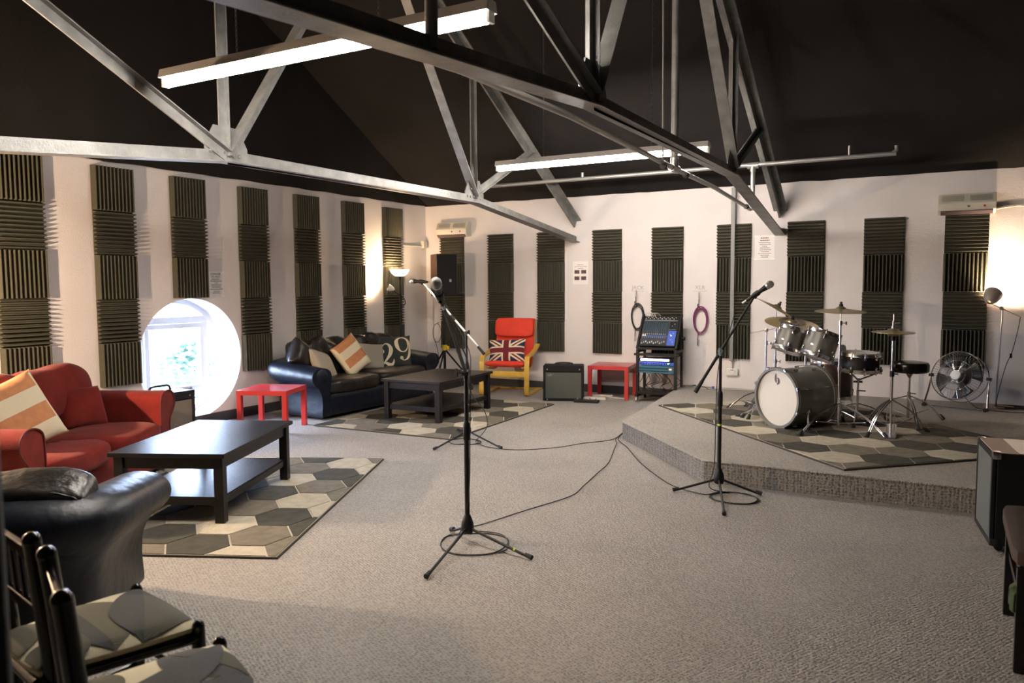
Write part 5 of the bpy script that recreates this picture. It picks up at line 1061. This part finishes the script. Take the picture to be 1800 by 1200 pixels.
for k, (z, s_) in enumerate(((1.105, 1), (1.088, -1))):
    cy = thing('hi_hat_cymbal', ('upper' if s_ > 0 else 'lower') + ' cymbal of the closed hi-hat pair', 'cymbal', (0, 0, 0), 0, 'bronze cymbals'); R_ = .178; pr = [(.006, .026), (R_ * .2, .022), (R_ * .3, .007), (R_, -.010)]
    mb = MB(); mb.lathe([(r, h * s_) for r, h in pr] + [(r, h * s_ - .0015) for r, h in pr[::-1]], b + V(0, 0, z), (.02, -.02, 1), 48); mb.build('bronze_disc', 'brass', cy)
    if s_ > 0: mb = MB(); mb.lathe([(0, .09), (.012, .09), (.012, .05), (.020, .045), (.020, .026), (0, .026)], b + V(0, 0, z), (0, 0, 1), 14); mb.tube([b + V(0, 0, z + .065), b + V(.05, 0, z + .075)], .008, 8); mb.build('clutch', 'steel_dull', cy)
# bass pedal
t = thing('bass_drum_pedal', 'chrome bass drum pedal behind the bass drum', 'pedal', (0, 0, 0)); q = B0 + BA * (BD + .16); q.z = SZ
ang = math.atan2(BA.y, BA.x); rz_ = rotz(ang); mb = MB(); mb.box(q + V(0, 0, .012), (.30, .09, .014), rz_); mb.box(q + BA * .02 + V(0, 0, .06), (.26, .08, .010), rz_ @ Matrix.Rotation(math.radians(14), 3, 'Y')); mb.build('footboard', 'chrome', t, smooth=False)
mb = MB(); e = q - BA * .10
for s_ in (-1, 1): mb.tube([e + S_ * s_ * .06, e + S_ * s_ * .06 + V(0, 0, .20)], .007, 8)
mb.tube([e + S_ * .07 + V(0, 0, .20), e - S_ * .07 + V(0, 0, .20)], .007, 8); mb.tube([e + V(0, 0, .20), e + V(0, 0, .33) + BA * .03], .004, 6); mb.build('frame', 'chrome', t); mb = MB(); mb.pbox(e + V(0, 0, .335) + BA * .02, (.05, .04, .04), 3, 5); mb.build('beater', 'white', t)
# throne
t = thing('drum_stool', 'round black drum stool on a chrome tripod', 'stool', (0, 0, 0)); b = V(-.27, 8.32, 0); tripod(t, b, ((-.17, 7.86), (.02, 8.62), (-.62, 8.58)), SZ + .27, SZ + .07)
mb = MB(); mb.lathe([(0, .672), (.155, .672), (.170, .685), (.172, .745), (.160, .768), (.10, .778), (0, .780)], b, (0, 0, 1), 48); mb.build('seat', 'blackgl', t)
mb = MB(); mb.tube([b + V(0, 0, SZ + .05), b + V(0, 0, .48)], .016, 12); mb.tube([b + V(0, 0, .48), b + V(0, 0, .66)], .011, 12); mb.lathe([(.012, .62), (.035, .66), (.035, .672), (0, .672)], b, (0, 0, 1), 16); mb.tube([b + V(0, 0, .47), b + V(.06, 0, .465)], .006, 8); mb.build('post', 'chrome', t)

# ------------------------------------------------------------------ right foreground
cb = thing('speaker_cabinet', 'black speaker cabinet with pale top panel and silver grille in the right foreground', 'speaker cabinet', (.27, 5.08, 0), math.radians(7))
CW, CD, CH = .78, .48, .575
mb = MB(); mb.box((CW / 2 + .01, CD / 2, .04 + (CH - .04) / 2), (CW - .02, CD, CH - .04)); mb.build('cabinet', 'black', cb, smooth=False, bevel=.006)
mb = MB()
for y, z, a, b_ in ((CD / 2, CH - .02, CD, .03), (CD / 2, .055, CD, .03), (.012, .31, .024, CH - .05), (CD - .012, .31, .024, CH - .05)): mb.box((.006, y, z), (.02, a, b_))
mb.build('front_frame', 'black', cb, smooth=False, bevel=.003)
mb = MB(); mb.box((.004, CD / 2, .305), (.008, CD - .04, CH - .10)); mb.build('grille_cloth', 'lightgrille', cb, smooth=False)
mb = MB(); mb.box((.065, CD / 2, CH + .001), (.12, CD - .01, .004)); mb.build('top_strip', 'tan', cb, smooth=False)
mb = MB(); mb.box((.46, CD / 2, CH + .001), (.66, CD - .03, .004)); mb.build('top_panel', 'palepanel', cb, smooth=False)
mb = MB(); mb.tube(cat_rom([(.33, .30, CH + .004), (.35, .29, CH + .03), (.42, .25, CH + .04), (.49, .21, CH + .03), (.51, .20, CH + .004)], 5), .014, 8); hd = mb.build('handle', 'rubber', cb); mb = MB(); mb.box((.505, .20, CH + .01), (.05, .035, .014)); mb.box((.33, .30, CH + .01), (.04, .035, .014)); mb.build('handle_cap', 'chrome', hd)
for y in (.0, CD):
    for z in (.05, CH):
        mb = MB(); mb.pbox((.018, y + (.016 if y == 0 else -.016), z - (.014 if z > .1 else -.01)), (.045, .045, .045), 8, 4); mb.build('corner_cap', 'chrome' if z > .1 else 'rubber', cb)
for x in (.05, CW - .06):
    for y in (.05, CD - .05): mb = MB(); mb.lathe([(0, -.012), (.022, -.012), (.024, 0), (.022, .012), (0, .012)], (x, y, .024), (0, 1, 0), 14); mb.build('caster', 'rubber', cb)
bn = thing('bench', 'black-legged bench with brown velvet seat at the right edge', 'bench', (.27, 3.52, 0), 0)
mb = MB(); mb.pbox((.245, .33, .475), (.50, .74, .07), 12, 12); mb.build('seat', 'bench', bn)
mb = MB(); mb.box((.22, .33, .425), (.40, .66, .05)); mb.build('apron', 'blackgl', bn, smooth=False)
for x in (.035, .41):
    for y in (.03, .64): mb = MB(); mb.box((x, y, .21), (.045, .045, .42)); mb.build('leg', 'blackgl', bn, smooth=False, bevel=.004)
for x in (.035, .41): mb = MB(); mb.box((x, .33, .30), (.025, .58, .03)); mb.build('stretcher', 'blackgl', bn, smooth=False)
mb = MB(); grid(mb, lambda u, v: V(.035 + .030 * (1 if v > .5 else -1) * min(1, abs(v - .5) * 9) + .008 * math.sin(u * 15), .06 + .13 * u + .01 * math.sin(v * 14), .318 - .20 * max(0, abs(v - .5) - .06) - .012 * math.sin(u * 9)), 14, 20); o = mb.build('green_cloth', 'greenp', loc=(.27, 3.52, 0)); tag(o, 'crumpled green cloth hanging over the bench stretcher at the right edge', 'cloth'); sm = o.modifiers.new('thick', 'SOLIDIFY'); sm.thickness = .006

# ------------------------------------------------------------------ dining chairs in the left foreground
def dining_chair(label, loc, rz, seed):
    # local: front is +y, seat 0.46 square, origin under the seat centre
    t = thing('dining_chair', label, 'chair', loc, rz, 'black dining chairs with leaf-patterned seats')
    hw_, hb_ = .235, .178
    def st(u, v, off=0.0):
        wx = hb_ + (hw_ - hb_) * (v + 1) / 2; x = u * wx * (1 + .05 * (1 - v * v)); y = v * .225 * (1 + .06 * (1 - u * u)); return V(x, y, .440 + .028 * ((1 - u ** 4) * (1 - v ** 4)) ** .6 + off)
    mb = MB(); n = 18; vs = [st(-1 + 2 * i / n, -1 + 2 * j / n) for i in range(n + 1) for j in range(n + 1)]; mb.add(vs, [(i * (n + 1) + j, (i + 1) * (n + 1) + j, (i + 1) * (n + 1) + j + 1, i * (n + 1) + j + 1) for i in range(n) for j in range(n)])
    rim = [(i, 0) for i in range(n)] + [(n, j) for j in range(n)] + [(n - i, n) for i in range(n)] + [(0, n - j) for j in range(n)]
    P = [st(-1 + 2 * i / n, -1 + 2 * j / n) for i, j in rim]; Q_ = [V(p_.x * .97, p_.y * .97, .405) for p_ in P]; k = len(P); mb.add(P + Q_, [(i, (i + 1) % k, k + (i + 1) % k, k + i) for i in range(k)] + [tuple(range(k, 2 * k))])
    seat = mb.build('seat_pad', 'seatcream', t, ang=60)
    def leaf(a, b, w1, w2, m, off):
        a, b = V(*a, 0), V(*b, 0); d = b - a; nr = V(-d.y, d.x, 0); mb = MB(); n = 16; vs = []
        for i in range(n + 1):
            s_ = i / n; e = math.sin(PI * s_) ** .8
            for j in range(7):
                q = a + d * s_ + nr * e * (w1 + (w2 - w1) * j / 6); u, v = max(-1, min(1, q.x)), max(-1, min(1, q.y)); vs.append(st(u, v, off))
        mb.add(vs, [(i * 7 + j, i * 7 + j + 1, (i + 1) * 7 + j + 1, (i + 1) * 7 + j) for i in range(n) for j in range(6)]); mb.build('printed_leaf', m, seat, ang=80)
    if seed == 0:
        L_ = [((-1, -.1), (1.0, -.1), 0, .32, 'seatstripe'), ((-1, -.1), (1.0, -.1), -.28, 0, 'seatdark'), ((-.9, 1.0), (1.0, .25), 0, .42, 'seatstripe2'), ((-.9, 1.0), (1.0, .25), -.22, 0, 'seatdark'), ((-1, -1), (.3, -1), 0, .35, 'seatstripe'), ((.35, -.35), (1.0, -1.0), -.4, .4, 'seatstripe2')]
    else:
        L_ = [((-1, .2), (.2, 1), -.30, 0, 'seatdark'), ((-1, .2), (.2, 1), 0, .25, 'seatstripe2'), ((-.85, .95), (.2, -1), 0, .30, 'seatdark'), ((-1, -.6), (.1, -.6), -.3, .3, 'seatstripe'), ((.25, 1), (1, -.6), -.2, .3, 'seatdark'), ((.3, -.9), (1, -.2), -.25, .25, 'seatstripe')]
    for k, (a, b, w1, w2, m) in enumerate(L_): leaf(a, b, w1, w2, m, .0025 + .0012 * k)
    mb = MB(); 
    for a, b in (((-hw_, .225), (hw_, .225)), ((-hb_, -.225), (hb_, -.225)), ((-hw_, .225), (-hb_, -.225)), ((hw_, .225), (hb_, -.225))): mb.tube([(a[0], a[1], .405), (b[0], b[1], .405)], .020, 10)
    mb.build('seat_rail', 'blackgl', t)
    for sx in (-1, 1):
        mb = MB(); mb.lathe([(0, .0), (.012, .0), (.014, .05), (.019, .20), (.022, .32), (.021, .44), (.016, .452), (.010, .458), (0, .46)], (sx * hw_, .225, 0), (0, 0, 1), 16); mb.build('leg', 'blackgl', t)
        mb = MB(); mb.tube(cat_rom([(sx * hb_, -.22, 0), (sx * hb_, -.19, .2), (sx * hb_, -.19, .44), (sx * (hb_ + .005), -.205, .62), (sx * (hb_ + .008), -.225, .83)], 6), [.017] * 8 + [.025] * 17, 14); mb.build('back_post', 'blackgl', t)
        mb = MB(); mb.ball((sx * (hb_ + .008), -.226, .832), .026, seg=16); mb.build('finial', 'blackgl', t)
    for z, y in ((.78, -.218), (.60, -.203)): mb = MB(); mb.box((0, y, z), (2 * hb_, .018, .055), euler(math.radians(14), 0, 0)); mb.build('back_rail', 'blackgl', t, smooth=False, bevel=.004)
    for k in range(4): mb = MB(); mb.tube([(-.115 + .077 * k, -.205, .61), (-.115 + .077 * k, -.217, .77)], .009, 8); mb.build('spindle', 'blackgl', t)
    mb = MB()
    for sx in (-1, 1): mb.tube([(sx * hw_, .22, .16), (sx * hb_, -.225, .16)], .011, 8)
    mb.tube([(-.21, 0, .16), (.21, 0, .16)], .011, 8); mb.tube([(-hw_, .225, .24), (hw_, .225, .24)], .010, 8); mb.build('stretcher', 'blackgl', t)
    return t
dining_chair('black wooden dining chair with leaf-print seat, beside the dark leather armchair', (-2.375, 1.455, 0), math.radians(-12), 0)
dining_chair('black wooden dining chair with leaf-print seat cut by the bottom edge of the picture', (-1.82, 1.275, 0), math.radians(-25), 1)
t = thing('equipment_case', 'tall black upright case just inside the left edge of the picture', 'case', (-1.305, .42, 0), math.radians(63)); mb = MB(); mb.box((0, 0, .755), (.42, .30, 1.49)); mb.build('body', 'tolex', t, smooth=False, bevel=.012)
for sx in (-1, 1):
    for sy in (-1, 1): mb = MB(); mb.cyl((sx * .16, sy * .10, 0), (sx * .16, sy * .10, .02), .02, 10); mb.build('foot', 'rubber', t)
mb = MB(); mb.tube(cat_rom([(-.07, 0, 1.5), (-.05, 0, 1.52), (.05, 0, 1.52), (.07, 0, 1.5)], 4), .008, 8); mb.build('handle', 'rubber', t)
